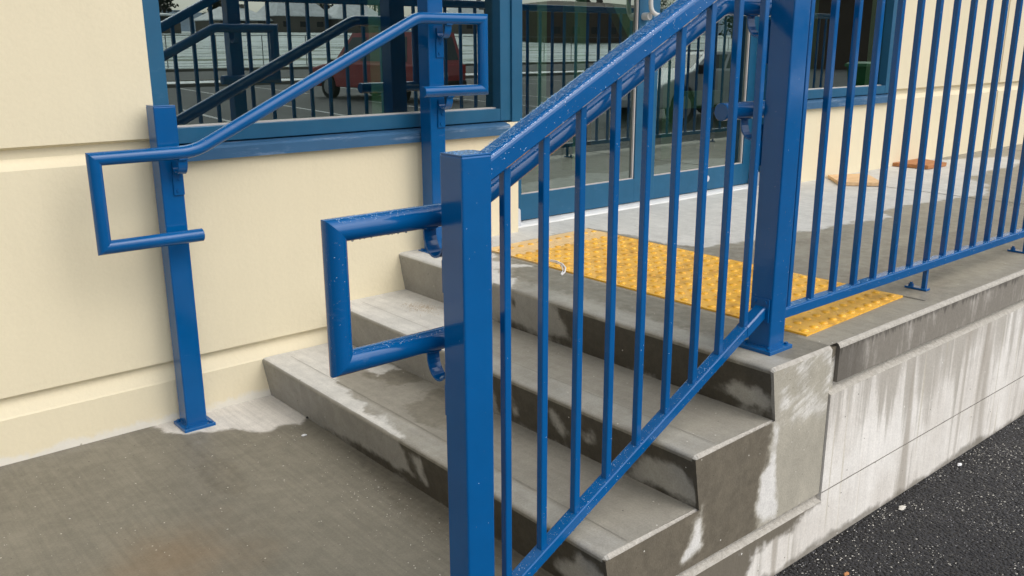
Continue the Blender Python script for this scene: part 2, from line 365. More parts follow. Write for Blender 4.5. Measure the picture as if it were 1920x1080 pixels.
def fall(x, y): return .0075*max(0., y+1.0)
def sdf(poly, x, y):
    d = 1e9; inside = False; n = len(poly)
    for i in range(n):
        x0, y0 = poly[i]; x1, y1 = poly[(i+1) % n]; ex, ey = x1-x0, y1-y0; wx, wy = x-x0, y-y0
        t = max(0, min(1, (wx*ex+wy*ey)/(ex*ex+ey*ey+1e-12))); d = min(d, (wx-ex*t)**2+(wy-ey*t)**2)
        if (y0 > y) != (y1 > y) and x < (x1-x0)*(y-y0)/(y1-y0)+x0: inside = not inside
    d = math.sqrt(d); return d if inside else -d
def union(polys, x, y): return max([sdf(p, x, y) for p in polys]+[-1.0])

# ------------------------------------------------------------------ dimensions
RZ, T, U, W = .165, .3365, .029, 1.9226
XB = .985; TOPZ = 3*RZ; AS = -.20; GY = .065   # block end, landing height, asphalt level, glass plane

# ------------------------------------------------------------------ stairs (three cast steps)
stairs = empty('concrete_stairs', (.5, -.96, 0), 'damp grey concrete stairs of three steps with stained dark risers', 'stairs')
P_tread = {
 0: dict(dry=[[(-.1, .1), (.36, .1), (.36, -.46), (.24, -.50), (.25, -.40), (.12, -.36), (.09, -.44), (.05, -.80), (.02, -1.02), (-.1, -1.0)]],
         wet=[[(.22, -.42), (.38, -.46), (.37, -.64), (.22, -.60)], [(.16, -.78), (.36, -.72), (.38, -1.0), (.2, -1.1), (.12, -.95)]]),
 1: dict(dry=[[(.3, .1), (.72, .1), (.72, -.62), (.60, -.66), (.45, -.86), (.3, -.95)]], wet=[[(.58, -.45), (.64, -.47), (.63, -.55), (.57, -.52)]]),
 2: dict(dry=[[(.64, .3), (1.05, .3), (1.0, -.26), (.90, -.38), (.97, -.56), (.82, -.50), (.78, -.70), (.70, -.76), (.64, -.9)],
               ],
         wet=[[(.79, -.62), (1.1, -.34), (1.1, -1.95), (.78, -1.95)]])}
P_riser = {  # (y,z)
 0: dict(wet=[[(-.985, .17), (-1.02, .11), (-1.05, .04), (-.8, .035), (-.45, .02), (-.45, -.01), (-2, -.01), (-2, .17)]],
         dry=[[(-1.72, .044), (-1.826, .125), (-1.908, .104), (-1.848, .027), (-1.748, .009)], [(-1.065, .123), (-1.118, .13), (-1.109, .081), (-1.127, .042), (-1.081, .054)]]),
 1: dict(wet=[[(-1.04, .36), (-1.06, .16), (-2, .16), (-2, .36)]],
         dry=[[(-1.153, .29), (-1.175, .228), (-1.173, .203), (-1.153, .2)], [(-1.346, .269), (-1.368, .277), (-1.384, .242), (-1.41, .217), (-1.392, .204), (-1.365, .229)],
              [(-1.484, .236), (-1.529, .255), (-1.538, .239), (-1.497, .218)], [(-1.68, .191), (-1.738, .262), (-1.806, .259), (-1.868, .266), (-1.903, .249), (-1.926, .2), (-1.927, .182), (-1.81, .176), (-1.722, .178)]]),
 2: dict(wet=[[(-.978, .50), (-1.023, .477), (-1.075, .365), (-.90, .350), (-.72, .355), (-.66, .345), (-.66, .32), (-2, .32), (-2, .5)], [(-.755, .46), (-.775, .47), (-.785, .42), (-.765, .41)]],
         dry=[[(-1.700, .380), (-1.786, .417), (-1.84, .423), (-1.902, .398), (-1.905, .363), (-1.818, .352)]])}
SIDE = dict(dry=[[(.7, .341), (.706, .25), (.69, .21), (.648, .165), (.642, .059), (.678, .015), (.735, .015), (.735, .16), (.725, .30)],
                 [(.379, .165), (.352, .124), (.33, .06), (.300, .030), (.352, .030), (.388, .053), (.389, .10)]],
            wet=[[(-.2, -.1), (.66, -.1), (.655, .10), (.69, .22), (.70, .34), (.60, .36), (-.2, .36)]])
ys = [-W+.012+i*(W-.012)/96 for i in range(97)]
for i in range(3):
    x0 = i*T; z0 = i*RZ; z1 = z0+RZ; xe = XB; nose = .017
    mb = MB()
    # riser + nose + tread profile
    prof = [(x0+U, z0)]+[(x0+U*(1-k/8), z0+RZ*k/8-(.0 if k < 8 else nose)) for k in range(1, 8)]
    prof += [(x0+U*nose/RZ, z1-nose)]+[(x0+nose-math.cos(a)*nose+.0, z1-nose+math.sin(a)*nose) for a in (R(30), R(60), R(90))]
    ri = len(prof)
    xt = x0+nose
    end = (i+1)*T+U+.01 if i < 2 else xe
    n = int((end-xt)/.02)
    for k in range(1, n+1): prof.append((xt+(end-xt)*k/n, z1))
    vs = [(p[0], y, p[1]+(.0012*mnoise.noise(Vector((p[0]*7, y*7, i))) if kk >= ri else 0)+(fall(p[0], y) if i == 2 and kk > 4 else 0)) for y in ys for kk, p in enumerate(prof)]; m_ = len(prof); fs = []; mi = []
    for a in range(len(ys)-1):
        for b in range(m_-1): fs.append((a*m_+b, a*m_+b+1, (a+1)*m_+b+1, (a+1)*m_+b)); mi.append(1 if b < 8 else (0))
    base = len(mb.v); mb.add(vs, fs); mb.mi = mi; mb.sm = [True]*len(fs)
    # rough worn arris between tread and side
    ev = []; ef = []; tp = [(p[0], p[1]) for p in prof[ri-1:]]
    for kk, p in enumerate(tp):
        j = .010*abs(mnoise.noise(Vector((p[0]*40, 3, i*5))))+.003*abs(mnoise.noise(Vector((p[0]*110, 8, i*5))))
        ev += [(p[0], -W+.012, p[1]), (p[0], -W+.006+j*.4, p[1]-.003-j*.3), (p[0], -W, p[1]-.009-j)]
    for kk in range(len(tp)-1):
        for q in range(2): ef.append((kk*3+q, kk*3+q+1, (kk+1)*3+q+1, (kk+1)*3+q))
    mb.add(ev, ef, 2, False)
    # side face
    if i < 2: mb.box((i+1)*T+U+.004, xe, -W+.0002, -W+.02, z1-.0095, z1+.0005, 3)
    rows = [z0+RZ*k/10 for k in range(10)]+[z1-.009]+([z1+.0003] if i < 2 else []); cols = 60; sv = []; sf = []
    for z in rows:
        xl = x0+U*(1-(z-z0)/RZ)+(.0)
        for c in range(cols+1):
            xx = xl+(xe-xl)*c/cols
            if z > z1-.0005 and xx < (i+1)*T+U+.001: xx = (i+1)*T+U+.001
            sv.append((xx, -W, z))
    for a in range(len(rows)-1):
        for b in range(cols): sf.append((a*(cols+1)+b, a*(cols+1)+b+1, (a+1)*(cols+1)+b+1, (a+1)*(cols+1)+b))
    mb.add(sv, sf, 3)
    # right-hand end (faces the joint)
    mb.add([(xe, -W, z0), (xe, 0, z0), (xe, 0, z1+(fall(0, 0) if i == 2 else 0)), (xe, -1, z1), (xe, -W+.012, z1), (xe, -W, z1-.009)], [(0, 1, 2, 3, 4, 5)], 3)
    # small corner piece joining riser to the side
    rp = prof[:ri]
    cv = [(p[0], -W+.012, p[1]) for p in rp]+[(p[0]+.0005, -W, min(p[1], z1-.009-.010*abs(mnoise.noise(Vector(((x0+.017)*40, 3, i*5)))))) for p in rp]; k_ = len(rp)
    mb.add(cv, [(q, q+1, q+1+k_, q+k_) for q in range(k_-1)], 1 if i == 0 else 1)
    def fn(which, i=i, z1=z1):
        def g(co):
            x, y, z = co
            D, a, b = (SIDE, x, z) if y < -W+.002 else ((P_tread[i], x, y) if z > z1-.006 else (P_riser[i], y, z))
            v = union(D.get(which, []), a, b)
            return min(v, -union(D.get('dry', []), a, b)) if which == 'wet' else v
        return g
    o = mb.build('step', [M['tread'], M['riser'], M['edge'], M['block']], stairs, {'wet': fn('wet'), 'dry': fn('dry'), 'nose': lambda c, z1=z1, i=i: 1.0 if (c.z > z1-.006 and c.x < i*T+.10+.004*(i == 1) and c.y > -W+.003) else 0.0})
# tread score lines
M['score'] = flat('dirt_filled_score_line', (.22, .205, .175, 1), .9)
for (x, z) in ((.101, RZ), (T+.108, 2*RZ)):
    g = MB()
    for k in range(24):
        ya = -W+.02+k*.077; yb = ya+.077; dx = lambda yy: .0015*mnoise.noise(Vector((yy*4, x, 0)))
        g.add([(x+dx(ya), ya, z+.0018), (x+.0014+dx(ya), ya, z+.0018), (x+.0014+dx(yb), yb, z+.0018), (x+dx(yb), yb, z+.0018)], [(0, 1, 2, 3)])
    g.build('score_line', M['score'], stairs)

# ------------------------------------------------------------------ landing slab
LD = [[(.95, .35), (.95, -.20), (1.70, -.16), (1.72, -.42), (1.735, -.80), (2.03, -.84), (2.34, -.87), (2.55, -.93), (2.67, -.92), (3.06, -.97), (3.15, -1.0), (3.25, -.86), (3.9, -.93), (4.3, -1.0),
       (4.7, -.85), (4.9, -.62), (5.3, -.60), (6.1, -.55), (6.4, -.30), (5.8, -.08), (5.2, .35)]]
LW = [[(.98, -1.6), (.98, -1.80), (1.9, -1.80), (1.9, -1.5)], [(1.70, -.6), (1.70, -1.5), (1.9, -1.3), (1.95, -.95), (1.80, -.80)], [(2.2, -.95), (2.5, -1.0), (2.45, -1.15), (2.15, -1.1)],
      [(1.66, -1.5), (1.72, -1.9), (3.2, -1.45), (2.8, -1.35)]]
xs = []; x = XB+.0015
while x < 12.2: xs.append(x); x += .03 if x < 3.6 else (.08 if x < 7 else .4)
yl = [.45-.04*k for k in range(58)]+[-W+.012]
yl = [y for y in yl if y > -W+.02]+[-W+.012]
mb = MB(); n = len(yl)
vs = [(x, y, TOPZ-.0008+.0012*mnoise.noise(Vector((x*3, y*3, 9)))*(1 if x > XB+.05 else 0)+fall(x, y)) for x in xs for y in yl]
mb.add(vs, [(a*n+b, a*n+b+1, (a+1)*n+b+1, (a+1)*n+b) for a in range(len(xs)-1) for b in range(n-1)], 0, True)
landing = mb.build('landing', [M['landing']], None, {'wet': lambda c: union(LW, c.x, c.y), 'dry': lambda c: union(LD, c.x, c.y)})
tag(landing, None, None, kind='structure')
jg = MB()
for (x0, y0, x1, y1) in ((4.10, -.05, 4.10, -1.9), (1.692, -.16, 1.70, -1.87), (6.9, -.1, 6.9, -1.9)):
    [jg.box(x0-.0025, x0+.0025, y0+(y1-y0)*(k+1)/10, y0+(y1-y0)*k/10, TOPZ+.0006, TOPZ+.002) for k in range(10)]
jg.v = [(v[0], v[1], v[2]+fall(v[0], v[1])) for v in jg.v]
j = jg.build('landing_joint', M['score']); tag(j, None, None, kind='structure')

# ------------------------------------------------------------------ retaining wall with coping
rw = empty('retaining_wall', (4, -1.92, AS), 'low concrete retaining wall with pale streaks and a grey coping, rising from the black asphalt', 'retaining wall')
def profwall(name, prof, x0, x1, mats, facemi=None, attrs=None, parent=rw, dx=.05):
    mb = MB(); n = max(1, int((x1-x0)/dx)); vs = []; fs = []; k = len(prof)
    for a in range(n+1):
        x = x0+(x1-x0)*a/n
        vs += [(x, p[0], p[1]) for p in prof]
    for a in range(n):
        for b in range(k-1): fs.append((a*k+b, a*k+b+1, (a+1)*k+b+1, (a+1)*k+b))
    mb.add(vs, fs); mb.mi = [(facemi[b] if facemi else 0) for a in range(n) for b in range(k-1)]
    mb.add([(x0, p[0], p[1]) for p in prof], [tuple(range(k))], facemi[-1] if facemi else 0)
    return mb.build(name, mats, parent, attrs)
cop = [(-W+.012, TOPZ-.001), (-W+.006, TOPZ-.003), (-W+.001, TOPZ-.010), (-W-.001, TOPZ-.016), (-W-.001, .368), (-1.895, .366), (-1.895, TOPZ-.1), (-1.87, TOPZ-.03)]
profwall('coping', cop, 1.028, 12.2, [M['coping'], M['edge']], [1, 1, 1, 0, 0, 0, 0, 0])
low = [(-1.86, .366), (-1.899, .360), (-1.899, .352), (-1.927, .334), (-1.9275, .20), (-1.9275, .002), (-1.9245, .001), (-1.9245, -.001), (-1.9275, -.002), (-1.9275, AS-.15), (-1.80, AS-.15)]
profwall('wall_stem', low, .993, 12.2, [M['stem'], M['edge'], M['score']], [0, 0, 1, 0, 0, 2, 2, 2, 0, 0, 0], {'wet': lambda c: -1})
lowl = [(-1.86, -.001), (-1.902, -.003), (-1.903, -.012), (-1.929, -.030), (-1.9275, -.10), (-1.9275, AS-.15), (-1.80, AS-.15)]
LWP = [[(1.009, -.025), (.90, -.035), (.84, -.075), (.74, -.055), (.66, -.10), (.52, -.16), (.45, -.3), (-9, -.3), (-9, -.0), (1.0, -.0)]]
profwall('footing', lowl, -7.0, .993, [M['stem'], M['edge']], [0, 0, 1, 0, 0, 0, 0], {'wet': lambda c: union(LWP, c.x, c.z)}, dx=.04)
jb = MB(); jb.box(XB+.0005, 1.0275, -1.911, -1.80, -.01, TOPZ-.012); jb.build('joint_filler', M['block'], rw, {'wet': lambda c: (.1 if c.z > .3 else -1), 'dry': lambda c: -1})

# ------------------------------------------------------------------ ground
SWD = [[(-.50, .05), (-.45, -.02), (-.44, -.10), (-.39, -.165), (-.30, -.20), (-.229, -.231), (-.152, -.34), (-.066, -.325), (-.02, -.36), (.04, -.30), (.10, -.25), (.1, .05)]]
SWW = [[(.05, -.30), (.06, -1.9), (-.05, -1.9), (-.14, -1.2), (-.03, -.6)], [(-.39, -.16), (-.30, -.5), (-.42, -.9), (-.52, -.6), (-.43, -.2)]]
xs = [-7, -5, -3.5]+[-2.6+.03*k for k in range(92)]; xs = [x for x in xs if x < .08]+[.08]
yl = [.15-.03*k for k in range(69)]; yl = [y for y in yl if y > -1.87]+[-1.895]
mb = MB(); n = len(yl)
mb.add([(x, y, (.0015*mnoise.noise(Vector((x*2, y*2, 4))) if x < -.02 else 0)) for x in xs for y in yl], [(a*n+b, a*n+b+1, (a+1)*n+b+1, (a+1)*n+b) for a in range(len(xs)-1) for b in range(n-1)], 0, True)
sw = mb.build('sidewalk', M['walk'], None, {'wet': lambda c: union(SWW, c.x, c.y)-.03, 'dry': lambda c: union(SWD, c.x, c.y)})
tag(sw, None, None, kind='structure')
# rust tint on the sidewalk is added in its material
s = M['walk'].node_tree
bs = [n_ for n_ in s.nodes if n_.type == 'BSDF_PRINCIPLED'][0]; src = bs.inputs['Base Color'].links[0].from_socket
h = NT.__new__(NT); h.m = M['walk']; h.t = s
px_, py_, pz_ = h.xyz()
dd = h.math('SQRT', h.math('ADD', h.math('POWER', h.math('ADD', px_, .72), 2), h.math('POWER', h.math('ADD', py_, .98), 2)))
rust = h.math('MULTIPLY', h.mr(h.math('ADD', dd, h.math('MULTIPLY', h.noise(6, 5, .6), .35)), .50, .10), .38)
h.l(h.mix(rust, src, (.24, .135, .05, 1)), bs.inputs['Base Color'])

# terrain behind the camera: parking lot, road, patchy snow field, rising gently
def gz(y):      # y negative = away from the building
    v = -y
    for a, b, za, zb in ((0, 34, AS, AS), (34, 60, AS, -.12), (60, 150, -.12, 3.8), (150, 400, 3.8, 8)):
        if v <= b: return za+(zb-za)*(v-a)/(b-a)
    return 8
def strip(name, ya, yb, mat, dz=0, x0=-300, x1=400, nseg=1, skew=0):
    mb = MB(); k = nseg
    vs = []
    for i in range(k+1):
        y = ya+(yb-ya)*i/k; vs += [(x0, y+skew, gz(y)+dz), (x1, y-skew, gz(y)+dz)]
    mb.add(vs, [(2*i, 2*i+1, 2*i+3, 2*i+2) for i in range(k)]); o = mb.build(name, mat); tag(o, None, None, kind='structure'); return o
strip('asphalt', -1.85, -9.0, M['asphalt'])
strip('parking_lot', -9.0, -33.6, M['lot'])
strip('verge', -34.0, -37.2, M['snow'], .10, nseg=2)
strip('road', -37.2, -55.0, M['lot'], .0, nseg=3)
strip('snow_field', -55.0, -420, M['field'], .05, nseg=14)
strip('field_edge_snow', -55.2, -57.4, M['snow'], .09, nseg=2)
mb = MB()
for k in range(13):
    x = -8+2.8*k; mb.add([(x, -11.5, AS+.004), (x+.12, -11.5, AS+.004), (x+1.4, -20.4, AS+.004), (x+1.28, -20.4, AS+.004)], [(0, 1, 2, 3)])
    mb.add([(x+2.0, -25.4, AS+.004), (x+2.12, -25.4, AS+.004), (x+3.2, -33, AS+.004), (x+3.08, -33, AS+.004)], [(0, 1, 2, 3)])
tag(mb.build('parking_lines', M['line']), None, None, kind='structure')
mb = MB()
mb.box(-100, 200, -34.0, -33.6, AS-.1, AS+.14, bev=.03); mb.box(-100, 200, -37.5, -37.2, AS-.1, AS+.16, bev=.03); mb.box(-100, 200, -55.2, -54.9, AS-.1, AS+.24, bev=.03)
tag(mb.build('kerb', M['kerb']), None, None, kind='structure')
mb = MB(); mp = []; nx = 90
for k in range(nx+1):
    a = -2.2+3.6*k/nx; d = 1500; x = d*math.sin(a); y = -d*math.cos(a)
    mp.append((x, y, 46+34*mnoise.noise(Vector((a*2.2, 0, 0)))+16*mnoise.noise(Vector((a*9, 2, 0)))))
vs = []; 
for (x, y, z) in mp: vs += [(x*.75, y*.75, -5), (x, y, z), (x*1.25, y*1.25, -5)]
fs = []
for k in range(nx): fs += [(3*k, 3*k+1, 3*k+4, 3*k+3), (3*k+1, 3*k+2, 3*k+5, 3*k+4)]
mb.add(vs, fs, 0, True); tag(mb.build('hills', M['hill']), None, None, kind='structure')

# ------------------------------------------------------------------ building
bld = empty('building', (2.5, 0, 0), 'cream painted building with recessed grooves, blue framed windows and glass double doors', 'building')
# wall profile (y,z) front: upper groove and lower groove
def wprof(z_lo, z_hi):
    pts = [(0, z_lo)]
    pts += [(0, .160), (.004, .166), (.026, .222), (.026, .232), (.0, .239)]
    if z_hi > 1.1: pts += [(0, .995), (.004, 1.000), (.030, 1.030), (.030, 1.060), (0, 1.071)]
    pts += [(0, z_hi)]
    return pts
wall = MB()
def wpiece(x0, x1, z_lo, z_hi, prof=None):
    p = prof or wprof(z_lo, z_hi); k = len(p)
    ring = p+[(.22, z_hi), (.22, z_lo)]
    wall.prism(ring, x0, x1, 'x')
wpiece(-7, -.323, -.35, 3.3)
wpiece(-.323, 1.373, -.35, .986); wall.box(1.302, 1.373, .001, .2, .9865, 1.0355)
wpiece(3.55, 4.957, -.35, .986)
wpiece(4.957, 6.78, -.35, 3.3); wpiece(6.80, 12, -.35, 3.3)
wall.box(6.78, 6.80, .02, .22, -.35, 3.3)
wall.box(-.323, 4.957, 0, .22, 2.62, 3.3)
wo_ = wall.build('wall', M['wall'], bld)
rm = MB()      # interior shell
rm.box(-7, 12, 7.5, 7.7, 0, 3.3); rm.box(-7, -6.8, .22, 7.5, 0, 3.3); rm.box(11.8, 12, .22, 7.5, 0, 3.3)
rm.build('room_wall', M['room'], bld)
rm = MB(); rm.box(-7.1, 12.1, -.75, .7, 3.3, 3.5); rm.box(-7.1, 12.1, 3.6, 7.8, 3.3, 3.5); rm.box(-7.1, 1.9, .7, 3.6, 3.3, 3.5); rm.box(8.5, 12.1, .7, 3.6, 3.3, 3.5); rm.build('roof', M['room'], bld)  # roof opening over the green steel is added to let sky light in
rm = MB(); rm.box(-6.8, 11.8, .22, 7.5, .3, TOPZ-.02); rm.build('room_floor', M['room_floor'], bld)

def frame_window(xa, xb, stl, str_, name_label):
    """xa..xb opening, glass at GY, frame face at y=.012"""
    w_ = MB(); zb, zt = 1.043, 2.62
    w_.box(xa, xb, .012, .11, zb, 1.100, bev=.002)                # bottom rail
    w_.box(xa, xb, .012, .11, zt-.06, zt, bev=.002)
    w_.box(xa, xa+stl, .010, .111, zb+.001, zt-.001, bev=.002); w_.box(xb-str_, xb, .010, .111, zb+.001, zt-.001, bev=.002)
    o = w_.build('window', M['frame'], bld)
    g = MB(); g.box(xa+stl, xb-str_, GY, GY+.008, 1.099, zt-.06); g.build('pane', M['glass'], o)
    g = MB(); g.box(xa+stl+.001, xb-str_-.001, GY-.022, GY-.001, 1.099, 1.105); g.build('gasket', M['gasket'], o)
    return o
w1 = frame_window(-.323, 1.335, .060, .062, '')
w2 = frame_window(3.55, 4.957, .062, .088, '')
def sill(xa, xb, parent):
    s_ = MB(); s_.prism([(-.030, .982), (-.030, 1.022), (-.022, 1.030), (.012, 1.037), (.10, 1.042), (.10, .986), (-.01, .9865), (-.014, .982)], xa, xb, 'x'); 
    return s_.build('sill', M['sill'], parent)
sill(-.318, 1.300, w1); sill(3.58, 4.94, w2)
for xx in (.40,): pass
# door frame (mullions, head) and two door leaves
df = MB()
df.box(1.3355, 1.400, .0, .20, 1.036, 2.62, bev=.003); df.box(1.3735, 1.400, .098, .20, .40, 1.0355); df.box(3.49, 3.5495, .0, .20, .40, 2.62, bev=.003)
df.box(1.4005, 3.4895, .09, .20, 2.50, 2.62, bev=.003)
df.box(1.4005, 1.425, .10, .20, TOPZ, 2.5); df.box(3.465, 3.4895, .10, .20, TOPZ, 2.5)
dfo = df.build('door_frame', M['frame'], bld)
for xg in (1.415, 3.445):
    g = MB(); g.prism([(xg, TOPZ+.01), (xg+.040, TOPZ+.01), (xg+.037, TOPZ+.095), (xg+.031, TOPZ+.103), (xg+.009, TOPZ+.103), (xg+.003, TOPZ+.095)], .075, .130, 'y'); g.build('foot_cap', M['white_plastic'], dfo)
th = MB(); th.prism([(.07, TOPZ+.007), (.075, TOPZ+.014), (.10, TOPZ+.021), (.215, TOPZ+.021), (.215, TOPZ-.03), (.07, TOPZ-.03)], 1.402, 3.488, 'x'); th.build('threshold', M['threshold'], bld)
def leaf(xa, xb, sl, sr):
    d = MB(); zb, zt, y0, y1 = TOPZ+.026, 2.49, .135, .18
    d.box(xa, xb, y0, y1, zb, .654, bev=.002); d.box(xa, xb, y0, y1, zt-.1, zt, bev=.002)
    d.box(xa, xa+sl, y0-.001, y1+.001, zb+.001, zt-.001, bev=.002); d.box(xb-sr, xb, y0-.001, y1+.001, zb+.001, zt-.001, bev=.002)
    o = d.build('door', M['frame'], bld)
    g = MB(); g.box(xa+sl, xb-sr, .155, .163, .653, zt-.1); g.build('pane', M['glass'], o)
    g = MB(); g.box(xa+sl+.001, xb-sr-.001, .142, .154, .653, .659); g.box(xb-sr-.010, xb-sr-.001, .142, .154, .66, zt-.1); g.build('gasket', M['gasket'], o)
    return o
d1 = leaf(1.427, 2.4375, .083, .083); d2 = leaf(2.4405, 3.463, .083, .083)
hm = MB()
hp = [(2.375, .075, 2.2), (2.375, .075, 1.60), (2.378, .074, 1.575), (2.388, .070, 1.555), (2.405, .062, 1.543), (2.43, .058, 1.538), (2.52, .058, 1.538), (2.54, .062, 1.538), (2.548, .075, 1.538), (2.55, .136, 1.538)]
hm.pipe(hp, .0125, 14); hm.cyl((2.387, .1335, 1.535), (0, -1, 0), .020, .045, 16); hm.build('handle', M['handle'], d1)
rs = MB(); rs.cyl((3.02, .1335, .592), (0, -1, 0), .019, .003, 18); rs.build('round_badge', M['white_plastic'], d2)
# green primed steel frame inside
def beam(p0, p1, w_, d_, name='steel_brace'):
    p0 = Vector(p0); p1 = Vector(p1); ax = (p1-p0).normalized(); sd_ = Vector((0, 1, 0)); s2 = ax.cross(sd_).normalized()
    q = [s2*w_/2+sd_*d_/2, s2*w_/2-sd_*d_/2, -s2*w_/2-sd_*d_/2, -s2*w_/2+sd_*d_/2]
    b = MB(); b.ring_sweep([[p0+a for a in q], [p1+a for a in q]], smooth=False); b.build(name, M['green_steel'], bld)
beam((2.93, 1.6, .48), (2.93, 1.6, 3.3), .09, .09, 'steel_column'); beam((3.29, 1.6, .48), (3.29, 1.6, 3.3), .12, .12, 'steel_column')
beam((3.15, 1.5, 2.3), (3.98, 1.5, 1.22), .15, .08); beam((4.30, 1.6, .48), (4.30, 1.6, 3.3), .13, .12, 'steel_column')
beam((4.25, 1.62, .95), (5.3, 1.62, .93), .14, .08); beam((5.15, 1.6, .48), (5.15, 1.6, 3.3), .10, .12, 'steel_column')
beam((1.75, 1.9, .48), (1.75, 1.9, 3.3), .09, .10, 'steel_column'); beam((6.5, 1.7, .48), (6.5, 1.7, 3.3), .14, .12, 'steel_column')
bx = empty('cardboard_box', (4.2, 2.9, TOPZ), 'brown cardboard box on the floor behind the right glass door', 'box')
b = MB(); b.box(3.95, 4.5, 2.6, 3.0, TOPZ-.018, TOPZ+.36, bev=.004); adopt(b.build('carton', M['cardboard']), bx)
b = MB(); b.prism([(3.95, TOPZ+.361), (3.86, TOPZ+.42), (3.862, TOPZ+.424), (3.955, TOPZ+.366)], 2.6, 3.0, 'y'); adopt(b.build('flap', M['cardboard']), bx)

# ------------------------------------------------------------------ railings
def strap_bracket(parent, x, yp, zp, sgn, yface, w_=.032):
    """C strap below a pipe at (x, yp, zp), curving to a plate on the post face at yface"""
    gap = abs(yface-yp); s = 1 if yface > yp else -1
    path = [(0, -.020), (0, -.028)]
    cx_, cz_, rr = gap*.5, -.032, gap*.5
    for k in range(0, 13):
        a = R(180+k*13.0); path.append((cx_+math.cos(a)*rr*1.0, cz_+math.sin(a)*rr*1.35))
    path += [(gap-.0045, cz_-.004), (gap-.0045, cz_-.10)]
    t = .0045; mb = MB(); L_ = []
    for i, p in enumerate(path):
        a = path[max(0, i-1)]; b = path[min(len(path)-1, i+1)]; dx, dz = b[0]-a[0], b[1]-a[1]; l = math.hypot(dx, dz) or 1
        nx, nz = -dz/l, dx/l; L_.append((p, (nx, nz)))
    rings = []
    for p, (nx, nz) in L_:
        ring = []
        for (ux, tt) in ((-w_/2, 0), (w_/2, 0), (w_/2, t), (-w_/2, t)):
            ring.append((x+ux, yp+s*(p[0]+nx*(tt-t/2)), zp+p[1]+nz*(tt-t/2)))
        rings.append(ring)
    mb.ring_sweep(rings, smooth=False)
    # saddle against the pipe and mounting plate with two bolts
    mb.box(x-w_/2, x+w_/2, yp-.012, yp+.012, zp-.0255, zp-.0195, bev=.001)
    y0, y1 = sorted((yface-s*.0005, yface-s*.006)); mb.box(x-.019, x+.019, y0, y1, zp-.155, zp-.082, bev=.0015)
    o = mb.build('bracket', M['blue'], parent)
    for zz in (-.098, -.138): b = MB(); b.cyl((x+(.004 if zz > -.11 else -.004), yface-s*.006, zp+zz), (0, -s, 0), .006, .004, 8); b.build('bolt', M['blue'], o)
    b = MB(); b.cyl((x+.004, yp, zp-.026), (0, 0, -1), .0055, .004, 8); b.build('bolt', M['blue'], o)
    return o
def post(parent, cx_, cy_, z0, z1, plate=.125, pz=.012, h=.0385, bev=.0045, px_off=0, py_off=0):
    mb = MB(); mb.box(cx_-h, cx_+h, cy_-h, cy_+h, z0+pz-.001, z1-.003, bev=bev, seg=3)
    mb.box(cx_-h+.001, cx_+h-.001, cy_-h+.001, cy_+h-.001, z1-.004, z1, bev=.0015)
    o = mb.build('post', M['blue'], parent)
    p = MB(); pl = plate/2; p.box(cx_-pl+px_off, cx_+pl+px_off, cy_-pl+py_off, cy_+pl+py_off, z0-.002, z0+pz, bev=.002)
    # weld bead round the foot
    q = h+.004
    p.prism([(cx_-q, cy_-q), (cx_+q, cy_-q), (cx_+q, cy_+q), (cx_-q, cy_+q)], z0+pz-.001, z0+pz+.004, 'z')
    b = p.build('base_plate', M['blue'], o)
    for sx in (-1, 1):
        for sy in (-1, 1): n = MB(); n.cyl((cx_+px_off+sx*(pl-.014), cy_+py_off+sy*(pl-.014), z0+pz), (0, 0, 1), .0065, .006, 6); n.build('anchor_bolt', M['blue'], o)
    return o
PR = .0228
# --- handrail on the wall side
wr = empty('wall_handrail', (0, -.08, 0), 'blue pipe handrail with squared looped ends on two square posts against the cream wall', 'handrail')
post(wr, -.3245, -.078, 0, 1.190, .118, py_off=-.010); post(wr, .822, -.078, TOPZ, 1.72, .118, py_off=-.004)
YW = -.182
def bend(p0, p1, p2, rad, n=8):
    p0, p1, p2 = map(Vector, (p0, p1, p2)); a = (p0-p1).normalized(); b = (p2-p1).normalized(); A_ = p1+a*rad; B_ = p1+b*rad
    return [tuple((A_*(1-t)**2)+(p1*2*t*(1-t))+(B_*t*t)) for t in [k/n for k in range(n+1)]]
def rail_path(y, xl, xr, z0t, z0b, z1t, z1b, xb0, xb1, xe0, xe1):
    pts = [(xe0, y, z0b), (xl, y, z0b), (xl, y, z0t)]
    b0 = bend((xl, y, z0t), (xb0, y, z0t), (xb1, y, z1t), .05); b1 = bend((xb0, y, z0t), (xb1, y, z1t), (xr, y, z1t), .025)
    pts += b0+b1+[(xr, y, z1t), (xr, y, z1b), (xe1, y, z1b)]
    n = len(pts); return pts, (1, 2, n-3, n-2)
pts, mt = rail_path(YW, -.592, 1.018, 1.034, .741, 1.492, 1.202, -.262, .684, -.262, .706)
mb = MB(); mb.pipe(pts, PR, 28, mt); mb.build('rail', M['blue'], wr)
for (x, z) in ((-.305, 1.034), (.838, 1.492), (.838, 1.202)): strap_bracket(wr, x, YW, z, 1, -.078-.0385)
